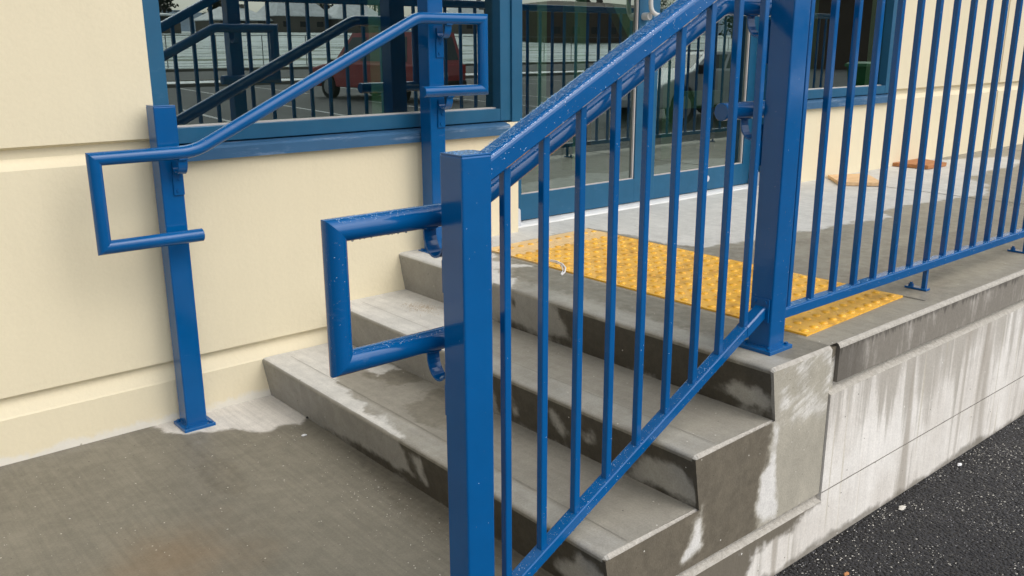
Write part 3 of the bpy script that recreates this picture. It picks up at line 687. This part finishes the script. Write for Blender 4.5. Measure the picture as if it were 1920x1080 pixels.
# --- guard with handrail on the open side of the stairs
GYC = -1.79
sr = empty('stair_guardrail', (.2, GYC, 0), 'wet blue sloping stair guardrail with nine pickets, two square posts and a looped handrail', 'railing')
post(sr, -.3095, GYC, 0, 1.172, .118); post(sr, .8265, GYC, TOPZ, 1.74, .118, px_off=-.004, py_off=0)
YR = -1.678
pts2, mt2 = rail_path(YR, -.560, 1.03, 1.025, .741, 1.487, 1.200, -.237, .672, -.24, .692)
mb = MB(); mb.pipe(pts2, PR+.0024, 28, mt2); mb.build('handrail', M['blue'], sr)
for (x, z) in ((-.326, 1.025), (-.326, .741), (.803, 1.487), (.803, 1.200)): strap_bracket(sr, x, YR, z, -1, GYC+.0385)
def sloped(name, x0, x1, f, g, hw, parent, bev, mi=M['blue']):
    """tube whose underside is z=f(x) and top z=g(x)"""
    sec = []
    b = bev
    rings = []
    for x in (x0, x1):
        za, zb = f(x), g(x); r_ = []
        r_ += [(x, GYC-hw, za+b*.4), (x, GYC-hw, zb-b)]
        for a in (22.5, 45, 67.5): r_.append((x, GYC-hw+b-math.cos(R(a))*b, zb-b+math.sin(R(a))*b))
        r_ += [(x, GYC-hw+b, zb), (x, GYC+hw-b, zb)]
        for a in (67.5, 45, 22.5): r_.append((x, GYC+hw-b+math.cos(R(a))*b, zb-b+math.sin(R(a))*b))
        r_ += [(x, GYC+hw, zb-b), (x, GYC+hw, za+b*.4), (x, GYC+hw-b*.4, za), (x, GYC-hw+b*.4, za)]
        rings.append(r_)
    mb = MB(); mb.ring_sweep(rings, smooth=False); return mb.build(name, mi, parent)
TF = lambda x: .522*x+1.2465; TG = lambda x: .516*x+1.302
BF = lambda x: .524*x+.190; BG = lambda x: .524*x+.2225
HR = .0285
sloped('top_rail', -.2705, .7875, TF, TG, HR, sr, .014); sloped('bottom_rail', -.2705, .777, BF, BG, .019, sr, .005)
sl = MB()   # sleeve joint line and mounting plates
def plate_on_post(mb, xf, s, yc, zc, hy, hz, t=.0045): 
    x0, x1 = sorted((xf, xf+s*t)); mb.box(x0, x1, yc-hy, yc+hy, zc-hz, zc+hz, bev=.001)
plate_on_post(sl, -.2705, 1, GYC, 1.125, .031, .047); sl.build('mounting_plate', M['blue'], sr)
sl = MB(); plate_on_post(sl, .7875, -1, GYC, .622, .031, .036, .005)
pm = sl.build('mounting_plate', M['blue'], sr)
for yy in (-.019, .019): bl = MB(); bl.cyl((.783, GYC+yy, .646), (-1, 0, 0), .0058, .005, 8); bl.build('bolt', M['blue'], pm)
sv = MB(); k_ = .0012
def collar(x, a, hw, f, g):
    sv.ring_sweep([[(x_, GYC-hw-a, f(x_)-a), (x_, GYC-hw-a, g(x_)-.003), (x_, GYC-hw+.003, g(x_)+a), (x_, GYC+hw-.003, g(x_)+a), (x_, GYC+hw+a, g(x_)-.003), (x_, GYC+hw+a, f(x_)-a)] for x_ in (x, x+.09)], smooth=False)
collar(.700, k_, .019, BF, BG); sv.build('sleeve', M['blue'], sr)
# pickets
def picket_mesh(h_bot, h_top, slope):
    mb = MB(); a = .0095; b = .0016
    c = [(-a+b, -a), (a-b, -a), (a, -a+b), (a, a-b), (a-b, a), (-a+b, a), (-a, a-b), (-a, -a+b)]
    mb.ring_sweep([[(x, y, h_bot+slope*x) for x, y in c], [(x, y, h_top+slope*x) for x, y in c]], smooth=False); return mb
pk = None
for i in range(9):
    x = -.1945-.0095+.1135*i
    z0 = BG(x)-.001; z1 = TF(x)+.004
    if pk is None:
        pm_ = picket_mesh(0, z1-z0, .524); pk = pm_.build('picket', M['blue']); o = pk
    else: o = pk.copy(); C.objects.link(o)
    o.parent = sr; o.matrix_parent_inverse = Matrix.Translation(-Vector(sr.location)); o.location = (x, GYC, z0)
# --- fence along the landing
fz0, fz1 = .575, .6075
fn_ = empty('landing_guardrail', (3, GYC, TOPZ), 'blue level guardrail of upright square pickets along the landing edge', 'railing')
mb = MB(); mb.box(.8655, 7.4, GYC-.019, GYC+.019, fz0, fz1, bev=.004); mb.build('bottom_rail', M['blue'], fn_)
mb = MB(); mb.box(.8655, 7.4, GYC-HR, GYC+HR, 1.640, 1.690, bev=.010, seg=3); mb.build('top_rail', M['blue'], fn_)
mb = MB(); plate_on_post(mb, .8655, 1, GYC, .592, .028, .026); mb.build('mounting_plate', M['blue'], fn_)
pk = None
for i in range(49):
    x = .9335-.0095+.1305*i
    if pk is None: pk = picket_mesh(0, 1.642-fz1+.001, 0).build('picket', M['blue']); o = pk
    else: o = pk.copy(); C.objects.link(o)
    o.parent = fn_; o.matrix_parent_inverse = Matrix.Translation(-Vector(fn_.location)); o.location = (x, GYC, fz1-.001)
for i in range(6):
    x = 1.838+.94*i; mb = MB(); mb.box(x-.008, x+.008, GYC-.012, GYC+.004, TOPZ+.006, fz0+.001, bev=.001)
    mb.box(x-.020, x+.012, GYC-.022, GYC+.062, TOPZ-.001, TOPZ+.007, bev=.0015); f_ = mb.build('foot', M['blue'], fn_)
    mb = MB(); mb.cyl((x-.004, GYC+.044, TOPZ+.007), (0, 0, 1), .010, .010, 6); mb.cyl((x-.004, GYC+.044, TOPZ+.017), (0, 0, 1), .006, .006, 8); mb.build('anchor_bolt', M['blue'], f_)

# ------------------------------------------------------------------ tactile paving
tac = [('partial yellow tactile tile, narrow dusty strip nearest the door', -.335, -.195), ('yellow tactile tile second from the wall, behind the first pickets', -.950, -.338),
       ('yellow tactile tile in the middle of the landing edge strip', -1.5655, -.953), ('narrow yellow tactile tile at the outer edge, beneath the level guardrail', -1.806, -1.5685)]
skew = .035
for lab, ya, yb in tac:
    mb = MB(); x0, x1 = 1.008, 1.676; nx_, ny_ = 12, max(2, int((yb-ya)/.05)); zt = TOPZ+.0055
    Xf = lambda x, y: (x+.012*(y+1)*-.4, y+skew*(x-1.3))
    vs = []
    for a in range(nx_+1):
        for b in range(ny_+1):
            p = Xf(x0+(x1-x0)*a/nx_, ya+(yb-ya)*b/ny_); vs.append((p[0], p[1], zt))
    n = ny_+1; mb.add(vs, [(a*n+b, a*n+b+1, (a+1)*n+b+1, (a+1)*n+b) for a in range(nx_) for b in range(ny_)])
    cs = [Xf(x0, ya), Xf(x1, ya), Xf(x1, yb), Xf(x0, yb)]
    mb.add([(c[0], c[1], zt) for c in cs]+[(c[0], c[1], TOPZ-.002) for c in cs], [(0, 1, 5, 4), (1, 2, 6, 5), (2, 3, 7, 6), (3, 0, 4, 7)])
    dm = mb; st = .0605
    gx = 11; iy = int((-.2+1.81)/st)+2
    for a in range(gx):
        for b in range(iy):
            px = x0+.03+a*st; py = -1.806+.028+b*st
            if py < ya+.014 or py > yb-.014: continue
            cx_, cy_ = Xf(px, py); rings = []
            for rr, zz in ((.0155, 0), (.0135, .0032), (.0095, .0052), (.004, .0060)):
                rings.append([(cx_+math.cos(2*math.pi*k/12)*rr, cy_+math.sin(2*math.pi*k/12)*rr, zt+zz-.0004) for k in range(12)])
            dm.ring_sweep(rings, caps=False); dm.add(rings[-1], [tuple(range(12))], 0, True)
    mb.v = [(v[0], v[1], v[2]+fall(v[0], v[1])) for v in mb.v]
    fy = lambda c: .5 if c.y > -.36 else (.36-abs(c.y+.36)*3-.30 if c.y > -.6 else -1)
    o = mb.build('tactile_tile', M['tactile'], None, {'dry': lambda c: -.5 if c.z-fall(c.x, c.y) > TOPZ+.0075 else fy(c)})
    tag(o, lab, 'tactile tile')

# ------------------------------------------------------------------ loose things on the landing
def board(name, pts, t, mat, label):
    mb = MB(); mb.prism(pts, TOPZ+.0085, TOPZ+.0085+t, 'z'); o = mb.build(name, mat); tag(o, label, 'board'); return o
board('plywood_offcut', [(4.161, -.012), (3.908, -.248), (4.093, -.443), (4.429, -.144)], .021, M['ply'], 'pale plywood offcut lying on the dry landing, nearer the doors')
board('plywood_offcut', [(5.077, .0), (5.104, -.255), (5.387, -.262), (5.493, -.008)], .026, M['ply2'], 'browner plywood offcut lying against the wall, farther from the doors')
mb = MB(); mb.pipe([(1.075, -.555, TOPZ+.010), (1.072, -.60, TOPZ+.013), (1.055, -.65, TOPZ+.014), (1.025, -.70, TOPZ+.012), (.99, -.733, TOPZ+.007), (.955, -.752, TOPZ+.004)], .0035, 8)
mb.pipe([(1.060, -.57, TOPZ+.010), (1.060, -.61, TOPZ+.011), (1.040, -.665, TOPZ+.010), (1.00, -.712, TOPZ+.005), (.962, -.74, TOPZ+.004)], .0025, 8)
tag(mb.build('plastic_tie', M['white_strip']), 'curled white plastic tie lying on the yellow tactile edge', 'tie')

def crumbs(name, n, place, smin, smax, mat, seed):
    rnd = random.Random(seed); mb = MB()
    for _ in range(n):
        x, y, z = place(rnd); s_ = smin+(smax-smin)*rnd.random()**2; a = rnd.random()*6.28; e = .4+rnd.random()
        u = (math.cos(a)*s_*e, math.sin(a)*s_*e); v = (-math.sin(a)*s_*.6, math.cos(a)*s_*.6)
        mb.add([(x+u[0], y+u[1], z), (x+v[0], y+v[1], z), (x-u[0], y-u[1], z), (x-v[0], y-v[1], z), (x+u[0]*.2, y+u[1]*.2, z+s_*.7)], [(0, 1, 4), (1, 2, 4), (2, 3, 4), (3, 0, 4)])
    o = mb.build(name, mat); return o
M['chalk'] = flat('pale_grit', (.62, .59, .52, 1), .8)
M['leaf'] = flat('yellowed_bits', (.52, .42, .20, 1), .8)
M['saw'] = flat('sawdust', (.52, .40, .26, 1), .9, sc=40)
def on_asphalt(r):
    
    while True:
        x = .4+r.random()*3.2; d = abs(r.gauss(0, .38))
        if mnoise.noise(Vector((x*4, d*6, 1)))+.35*mnoise.noise(Vector((x*15, d*15, 1)))+.15 > r.random()*.9-.2: return (x, -1.935-d, AS+.002)
tag(crumbs('spilled_grit', 3800, on_asphalt, .0012, .0042, M['chalk'], 1), None, None, kind='stuff')
def on_walk(r):
    if r.random() < .55: return (-.02-abs(r.gauss(0, .12)), -.35-r.random()*1.5, .001)
    return (-1.25+r.random()*1.2, -.15-r.random()*1.4, .001)
tag(crumbs('sidewalk_grit', 520, on_walk, .0010, .0032, M['chalk'], 2), None, None, kind='stuff')
def on_steps(r):
    i = r.choice((0, 1, 2)); return (i*T+.03+r.random()*.27, -.05-r.random()*1.85, (i+1)*RZ+.001)
tag(crumbs('step_grit', 150, on_steps, .0010, .0028, M['chalk'], 3), None, None, kind='stuff')
def saw(r): return (T+.255+r.gauss(0, .030), -.30+r.gauss(0, .05), 2*RZ+.001)
tag(crumbs('sawdust', 500, saw, .0012, .003, M['saw'], 4), None, None, kind='stuff')
def frag(name, x, y, z, s_, mat, label, sd_):
    bm = bmesh.new(); bmesh.ops.create_icosphere(bm, subdivisions=2, radius=1)
    for v in bm.verts:
        k = 1+.5*mnoise.noise(v.co*1.7+Vector((sd_, 0, 0))); v.co = Vector((x+v.co.x*s_*k*1.3, y+v.co.y*s_*k*.7, max(z, z+s_*.35+v.co.z*s_*.45*k)))
    me = bpy.data.meshes.new(name); bm.to_mesh(me); bm.free(); o = link(name, me, mat); tag(o, label, 'debris'); return o
frag('paper_scrap', -.06, -.455, .001, .008, M['white_strip'], 'small white paper scrap on the wet sidewalk beside the lowest step', 1)
frag('wood_chip', 1.452, -1.985, AS, .014, M['chalk'], 'large pale chip on the asphalt close under the retaining wall', 2)
frag('wood_chip', 2.46, -2.02, AS, .013, M['leaf'], 'yellowish chip on the asphalt at the far right', 3)
frag('stone_fragment', 1.95, -1.965, AS, .010, M['white_strip'], 'small white stone on the asphalt in the middle of the wall foot', 4)
frag('leaf_fragment', .93, -2.07, AS, .009, M['ply2'], 'orange brown leaf fragment on the asphalt nearest the camera', 5)
frag('pebble', .03, -.318, .002, .008, M['tyre'], 'tiny black pebble at the inner foot of the lowest step', 6)

# ------------------------------------------------------------------ water drops (countless)
dr = MB()
def drop(p, nrm, r_, flat_=.6, seg=6):
    p = Vector(p); nrm = Vector(nrm).normalized(); u = nrm.orthogonal().normalized(); v = nrm.cross(u)
    A_ = [p+u*math.cos(6.283*k/seg)*r_+v*math.sin(6.283*k/seg)*r_ for k in range(seg)]
    B_ = [p+nrm*r_*flat_*.75+u*math.cos(6.283*k/seg)*r_*.65+v*math.sin(6.283*k/seg)*r_*.65 for k in range(seg)]
    b = len(dr.v); top = p+nrm*r_*flat_
    dr.add(A_+B_+[top], [(k, (k+1) % seg, seg+(k+1) % seg, seg+k) for k in range(seg)]+[(seg+k, seg+(k+1) % seg, 2*seg) for k in range(seg)], 0, True)
rd = random.Random(11)
rr_ = lambda a=.0009, b=.0028: a+(b-a)*rd.random()**2.2
sn = Vector((-.46, 0, .887))
for _ in range(1900):
    x = -.268+rd.random()*1.05; y = GYC+(rd.random()*2-1)*(HR-.006); drop((x, y, TG(x)), sn, rr_(), .35)
for _ in range(500):
    x = -.268+rd.random()*1.05; drop((x, GYC-HR+.003, TG(x)-.003), (-.3, -.7, .7), rr_(.0008, .0020), .35)
for _ in range(160):
    x = -.268+rd.random()*1.05; drop((x, GYC-HR, TF(x)+.006+rd.random()*.04), (0, -1, 0), rr_(.0008, .0020))
for _ in range(560):
    x = -.268+rd.random()*1.04; y = GYC+(rd.random()*2-1)*.016; drop((x, y, BG(x)), sn, rr_(.0007, .0018), .4)
for _ in range(110):
    x = -.268+rd.random()*1.04; drop((x, GYC-.0185+rd.random()*.004, BF(x)+.0005), (0, -.3, -1), rr_(.0015, .0032), .9)
for _ in range(70):
    x = -.268+rd.random()*1.04; drop((x, GYC-.019, BF(x)+.005+rd.random()*.02), (0, -1, 0), rr_(.0008, .0018))
def on_pipe(y, r_, pts, n, amin, amax, rmax=.0018, hang=False):
    pts = [Vector(p) for p in pts]; seg = [((pts[i+1]-pts[i]).length, i) for i in range(len(pts)-1)]; tot = sum(s_[0] for s_ in seg)
    for _ in range(n):
        t = rd.random()*tot
        for L_, i in seg:
            if t <= L_: break
            t -= L_
        d = (pts[i+1]-pts[i]).normalized(); p = pts[i]+d*t; yv = Vector((0, 1, 0)); upv = yv.cross(d); upv = upv if upv.z > 0 else -upv
        a = R(amin+(amax-amin)*rd.random()); nn = yv*math.cos(a)*-1+upv*math.sin(a); drop(p+nn*r_, nn, rr_(.0008, rmax), .9 if hang else .55)
q = pts2
on_pipe(YR, PR+.0024, [q[2], q[3]], 320, 35, 145); on_pipe(YR, PR+.0024, [q[0], q[1]], 200, 45, 140)
on_pipe(YR, PR+.0024, [(q[2][0]+.02, YR, q[2][2]), (-.34, YR, q[2][2])], 26, -98, -82, .0042, True)
on_pipe(YR, PR+.0024, q[6:-4], 900, 30, 150)
on_pipe(YR, PR+.0024, [(q[1][0], YR, q[1][2]+.02), (q[2][0], YR, q[2][2]-.02)], 34, -60, 90, .0013)
for (cx_, cy_, z0, z1, n) in ((-.3095, GYC, .05, 1.17, 16), (.8265, GYC, .52, 1.7, 90)):
    for _ in range(n):
        z = z0+(z1-z0)*rd.random()
        if rd.random() < .5: drop((cx_-.0385, cy_+(rd.random()*2-1)*.034, z), (-1, 0, 0), rr_(.0007, .0016))
        else: drop((cx_+(rd.random()*2-1)*.034, cy_-.0385, z), (0, -1, 0), rr_(.0007, .0015))
for _ in range(90): drop((-.3095+(rd.random()*2-1)*.034, GYC+(rd.random()*2-1)*.034, 1.172), (0, 0, 1), rr_())
for i in range(9):
    x = -.204+.1135*i
    for _ in range(9):
        z = BG(x)+.01+rd.random()*(TF(x)-BG(x)-.03)
        if rd.random() < .65: drop((x+(rd.random()*2-1)*.007, GYC-.0095, z), (0, -1, 0), rr_(.0008, .0018))
        else: drop((x-.0095, GYC+(rd.random()*2-1)*.007, z), (-1, 0, 0), rr_(.0007, .0014))
for i in range(16):
    x = .924+.1305*i
    for _ in range(12): drop((x+(rd.random()*2-1)*.007, GYC-.0095, .63+rd.random()*.95), (0, -1, 0), rr_(.0007, .0014))
for _ in range(1100): drop((.87+rd.random()*2.1, GYC+(rd.random()*2-1)*.015, fz1), (0, 0, 1), rr_(.0008, .0024))
for _ in range(160): drop((.87+rd.random()*2.1, GYC-.019, fz0+.004+rd.random()*.026), (0, -1, 0), rr_(.0007, .0016))
on_pipe(YW, PR, pts[2:-3], 120, 40, 130, .0016)
tag(dr.build('water_droplets', M['water']), None, None, kind='stuff')

# ------------------------------------------------------------------ things across the lot (seen mirrored in the glass)
def vehicle(name, x, y, heading, paint_, label, L=4.8, Wd=1.9, H=1.85, cat='car', hood=.95):
    e = empty(name, (x, y, AS), label, cat); e.rotation_euler = (0, 0, heading)
    def put(mb, nm, mat, par=None):
        me = bpy.data.meshes.new(nm); me.from_pydata(mb.v, [], mb.f); me.polygons.foreach_set('use_smooth', mb.sm)
        bm = bmesh.new(); bm.from_mesh(me); bmesh.ops.recalc_face_normals(bm, faces=bm.faces); bm.to_mesh(me); bm.free()
        o = link(nm, me, mat); o.parent = par or e; return o
    h2 = Wd/2; b = MB()      # front at +x
    prof = [(-L/2, .45), (-L/2-.03, .75), (-L/2+.02, 1.08), (L/2-1.25, 1.12), (L/2-.25, hood), (L/2, hood-.12), (L/2+.04, .5), (L/2, .38)]
    xr, xf = -.36*L, .30*L
    for xc in (xf+.42, xf-.42): pass
    arch = lambda c: [(c+.42*math.cos(R(a)), .36+.42*math.sin(R(a))) for a in range(0, 181, 20)]
    low_ = [(L/2, .34)]+arch(xf)+arch(xr)+[(-L/2, .34)]
    b.prism(prof[:-1]+low_, -h2, h2, 'y'); body = put(b, 'body', paint_)
    bv = body.modifiers.new('bevel', 'BEVEL'); bv.width = .05; bv.segments = 2; bv.limit_method = 'ANGLE'
    c = MB(); hw = h2-.04; tw = h2-.20
    cab = [(-L/2+.06, 1.06, hw), (-L/2+.28, H, tw), (L*.08, H+.0, tw), (L*.24, 1.08, hw)]
    vs = [(p[0], p[2]*s_, p[1]) for s_ in (-1, 1) for p in cab]; c.add(vs, [(0, 1, 2, 3), (7, 6, 5, 4), (0, 4, 5, 1), (1, 5, 6, 2), (2, 6, 7, 3)]); cb = put(c, 'cabin', paint_)
    def lerp(a, b_, t): return [a[k]+(b_[k]-a[k])*t for k in range(3)]
    for s_ in (-1, 1):
        A_, B_, C_, D_ = [(p[0], (p[2]+.006)*s_, p[1]) for p in cab]
        for (u0, u1) in ((.07, .36), (.40, .66), (.70, .95)):
            lo0 = lerp(A_, D_, u0); lo1 = lerp(A_, D_, u1); hi0 = lerp(B_, C_, u0); hi1 = lerp(B_, C_, u1)
            q_ = [lerp(lo0, hi0, .10), lerp(lo1, hi1, .10), lerp(lo1, hi1, .86), lerp(lo0, hi0, .86)]
            g_ = MB(); g_.add(q_+[[v[0], v[1]-.02*s_, v[2]] for v in q_], [(0, 1, 2, 3), (4, 7, 6, 5), (0, 4, 5, 1), (1, 5, 6, 2), (2, 6, 7, 3), (3, 7, 4, 0)]); put(g_, 'side_window', M['car_glass'], cb)
    for (p, q_, nm) in ((cab[0], cab[1], 'rear_window'), (cab[3], cab[2], 'windscreen')):
        sg = -1 if nm == 'rear_window' else 1; g_ = MB(); v_ = []
        for (t, k) in ((.14, .86), (.86, .86)):
            X_ = p[0]+(q_[0]-p[0])*t+.006*sg; Z_ = p[1]+(q_[1]-p[1])*t; Y_ = (p[2]+(q_[2]-p[2])*t)*k; v_ += [(X_, -Y_, Z_), (X_, Y_, Z_)]
        v2 = [(a[0]-.02*sg, a[1], a[2]) for a in v_]; g_.add(v_+v2, [(0, 1, 3, 2), (4, 6, 7, 5), (0, 4, 5, 1), (1, 5, 7, 3), (3, 7, 6, 2), (2, 6, 4, 0)]); put(g_, nm, M['car_glass'], cb)
    for xc in (xf, xr):
        for s_ in (-1, 1):
            t = MB(); t.cyl((xc, s_*(h2-.22), .36), (0, s_, 0), .36, .21, 24); wh = put(t, 'wheel', M['tyre'])
            t = MB(); t.cyl((xc, s_*(h2-.02), .36), (0, s_, 0), .22, .016, 20); put(t, 'rim', M['rim'], wh)
    for s_ in (-1, 1):
        t = MB(); t.box(-L/2-.045, -L/2+.05, s_*(h2-.12)-.09, s_*(h2-.12)+.09, .80, 1.05, bev=.01); put(t, 'tail_light', M['lamp_red'])
        t = MB(); t.box(L/2-.08, L/2+.045, s_*(h2-.25)-.16, s_*(h2-.25)+.16, .62, .80, bev=.01); put(t, 'headlight', M['rim'])
        t = MB(); t.box(L*.20, L*.20+.12, s_*(h2+.10)-.10, s_*(h2+.10)+.10, 1.02, 1.20, bev=.03); put(t, 'mirror', M['tyre'])
    t = MB(); t.box(-L/2-.10, -L/2+.05, -h2+.04, h2-.04, .42, .60, bev=.03); put(t, 'bumper', M['tyre'])
    t = MB(); t.box(-L/2-.050, -L/2-.02, -.26, .26, .70, .84, bev=.004); put(t, 'number_plate', M['plate'])
    return e
vehicle('parked_suv', 14.0, -21.0, R(-95), M['red'], 'dull red parked sport utility vehicle mirrored in the window beside the door', 5.4, 2.0, 1.98)
vehicle('parked_car', 24.2, -19.0, R(-95), M['dark_car'], 'dark low parked car mirrored in the left door pane', 4.5, 1.78, 1.42, hood=.85)
vehicle('parked_car', 14.6, -9.2, R(180), M['white_car'], 'white parked car mirrored in the window behind the level railing', 4.4, 1.78, 1.45, hood=.85)

def house(x, y, wd, dp, hw, hr, mat, label, roofmat=None, wins=3):
    e = empty('house', (x, y, gz(y)), label, 'house'); z = gz(y)
    b = MB(); b.box(x-wd/2, x+wd/2, y-dp/2, y+dp/2, z-1, z+hw); adopt(b.build('wall', mat), e)
    r = MB(); o_ = .6; vs = [(x-wd/2-o_, y-dp/2-o_, z+hw), (x+wd/2+o_, y-dp/2-o_, z+hw), (x+wd/2+o_, y+dp/2+o_, z+hw), (x-wd/2-o_, y+dp/2+o_, z+hw), (x-wd*.22, y, z+hw+hr), (x+wd*.22, y, z+hw+hr)]
    vb = [(v[0], v[1], v[2]-.2) for v in vs[:4]]
    r.add(vs+vb, [(0, 1, 5, 4), (1, 2, 5), (2, 3, 4, 5), (3, 0, 4), (0, 6, 7, 1), (1, 7, 8, 2), (2, 8, 9, 3), (3, 9, 6, 0), (6, 9, 8, 7)]); ro = r.build('roof', roofmat or M['snow']); adopt(ro, e)
    for k in range(wins):
        xx = x-wd/2+wd*(k+.5)/wins; w_ = MB(); w_.box(xx-.8, xx+.8, y+dp/2-.05, y+dp/2+.05, z+1.1, z+2.2); adopt(w_.build('window', M['dark_pane']), e)
    c_ = MB(); c_.box(x+wd*.15, x+wd*.15+.8, y-.4, y+.4, z+hw+hr*.4, z+hw+hr+.6); c = c_.build('chimney', M['siding']); adopt(c, e)
    return e
house(79, -181, 12, 10, 2.4, 2.6, M['siding'], 'far beige house with a low snowy hipped roof, left of the tallest white roof')
house(91, -178, 11.5, 10, 3.4, 5.0, M['siding'], 'far house with the tallest white snow covered roof in the window reflection')
house(103.5, -175, 11.5, 9, 3.0, 3.6, M['siding'], 'far low house with a broad snowy roof, right of the tall white one')
house(133, -170, 13, 10, 3.2, 4.2, M['siding'], 'far snowy roofed house mirrored beside the window mullion')
house(49, -150, 11, 10, 2.6, .5, M['siding'], 'far low flat building mirrored at the left edge of the window', wins=2)
house(112, -112, 30, 16, 5.4, 1.2, M['brown_siding'], 'long dark brown building mirrored in the left door pane', roofmat=M['brown_siding'], wins=7)
house(72, -30, 34, 14, 5.0, 2.0, M['brown_siding'], 'dark brown building mirrored in the window behind the level railing', wins=6)

def tree(x, y, h_, kind, label, group):
    z = gz(y); e = empty('tree', (x, y, z), label, 'tree', group); rnd = random.Random(int(x*13+y*7))
    t = MB(); t.cyl((x, y, z-.3), (0, 0, 1), .03*h_, h_*.8, 8, r2=.006*h_); adopt(t.build('trunk', M['bark']), e)
    c = MB()
    for _ in range(620):
        if kind == 'fir':
            u = rnd.random()**.8; zz = z+h_*(.10+.90*u); rad = h_*.23*(1-u)+.05; a = rnd.random()*6.283; q_ = rad*(.25+.75*rnd.random())*(1+.25*math.sin(u*40))
            p = Vector((x+math.cos(a)*q_, y+math.sin(a)*q_, zz-q_*.25)); s_ = h_*.035
        else:
            d = Vector((rnd.gauss(0, 1), rnd.gauss(0, 1), rnd.gauss(0, 1))).normalized()*(rnd.random()**.4); p = Vector((x+d.x*h_*.30, y+d.y*h_*.30, z+h_*.62+d.z*h_*.36)); s_ = h_*.030
        a_ = Vector((rnd.gauss(0, 1), rnd.gauss(0, 1), rnd.gauss(0, .6))).normalized()*s_; b_ = Vector((rnd.gauss(0, 1), rnd.gauss(0, 1), rnd.gauss(0, 1))).normalized()*s_*(.7 if kind == 'fir' else .45)
        c.add([p-a_, p+b_, p+a_, p-b_], [(0, 1, 2, 3)])
    adopt(c.build('crown', M['needle'] if kind == 'fir' else M['twig']), e)
tl = [(40, -195, 9, 0), (47, -205, 12, 1), (52, -200, 10, 0), (58, -192, 11, 1), (63, -205, 13, 0), (68, -196, 9, 1), (84, -200, 13, 0), (98, -196, 12, 1), (106, -190, 12, 0), (116, -185, 14, 1), (136, -180, 13, 0), (150, -150, 14, 0), (165, -140, 13, 1), (178, -128, 15, 0), (60, -195, 14, 1), (72, -200, 15, 0), (30, -190, 10, 1), (88, -210, 17, 0), (45, -170, 12, 1), (110, -205, 17, 0)]
for (x, y, h_, k) in tl:
    tree(x, y, h_, 'fir' if k == 0 else 'bare', 'distant dark fir mirrored above the snowy field' if k == 0 else 'distant bare brown tree mirrored above the snowy field', 'distant firs behind the field' if k == 0 else 'distant bare trees behind the field')
# chain-link fence by the field
e = empty('field_fence', (40, -58, gz(-58)), 'thin galvanised wire fence along the near edge of the snowy field', 'fence')
for i in range(34):
    x = -10+3.4*i; p = MB(); p.cyl((x, -58, gz(-58)), (0, 0, 1), .035, 2.3, 8); adopt(p.build('fence_post', M['galv']), e)
p = MB(); p.box(-10, 105, -58.02, -57.98, gz(-58)+2.26, gz(-58)+2.31); adopt(p.build('top_rail', M['galv']), e)
p = MB()
for zz in (.25, .9, 1.5): p.box(-10, 105, -58.012, -57.988, gz(-58)+zz, gz(-58)+zz+.025)
adopt(p.build('wire', M['galv']), e)
# green bin
gb = empty('wheeled_bin', (18.6, -7.4, AS), 'green wheeled bin standing on the lot beyond the stairs', 'bin')
b = MB(); b.add([(18.32, -7.1, AS+.08), (18.88, -7.1, AS+.08), (18.88, -7.7, AS+.08), (18.32, -7.7, AS+.08), (18.25, -7.0, AS+1.1), (18.95, -7.0, AS+1.1), (18.95, -7.8, AS+1.1), (18.25, -7.8, AS+1.1)], [(0, 1, 2, 3), (4, 7, 6, 5), (0, 4, 5, 1), (1, 5, 6, 2), (2, 6, 7, 3), (3, 7, 4, 0)]); adopt(b.build('tub', M['green_bin']), gb)
b = MB(); b.prism([(18.22, AS+1.10), (18.98, AS+1.10), (18.96, AS+1.17), (18.6, AS+1.21), (18.24, AS+1.17)], -7.85, -6.95, 'y'); adopt(b.build('lid', M['green_bin']), gb)
for s_ in (0, 1):
    b = MB(); b.cyl((18.34+.46*s_, -7.72, AS+.1), (1, 0, 0), .1, .06, 14); adopt(b.build('wheel', M['tyre']), gb)
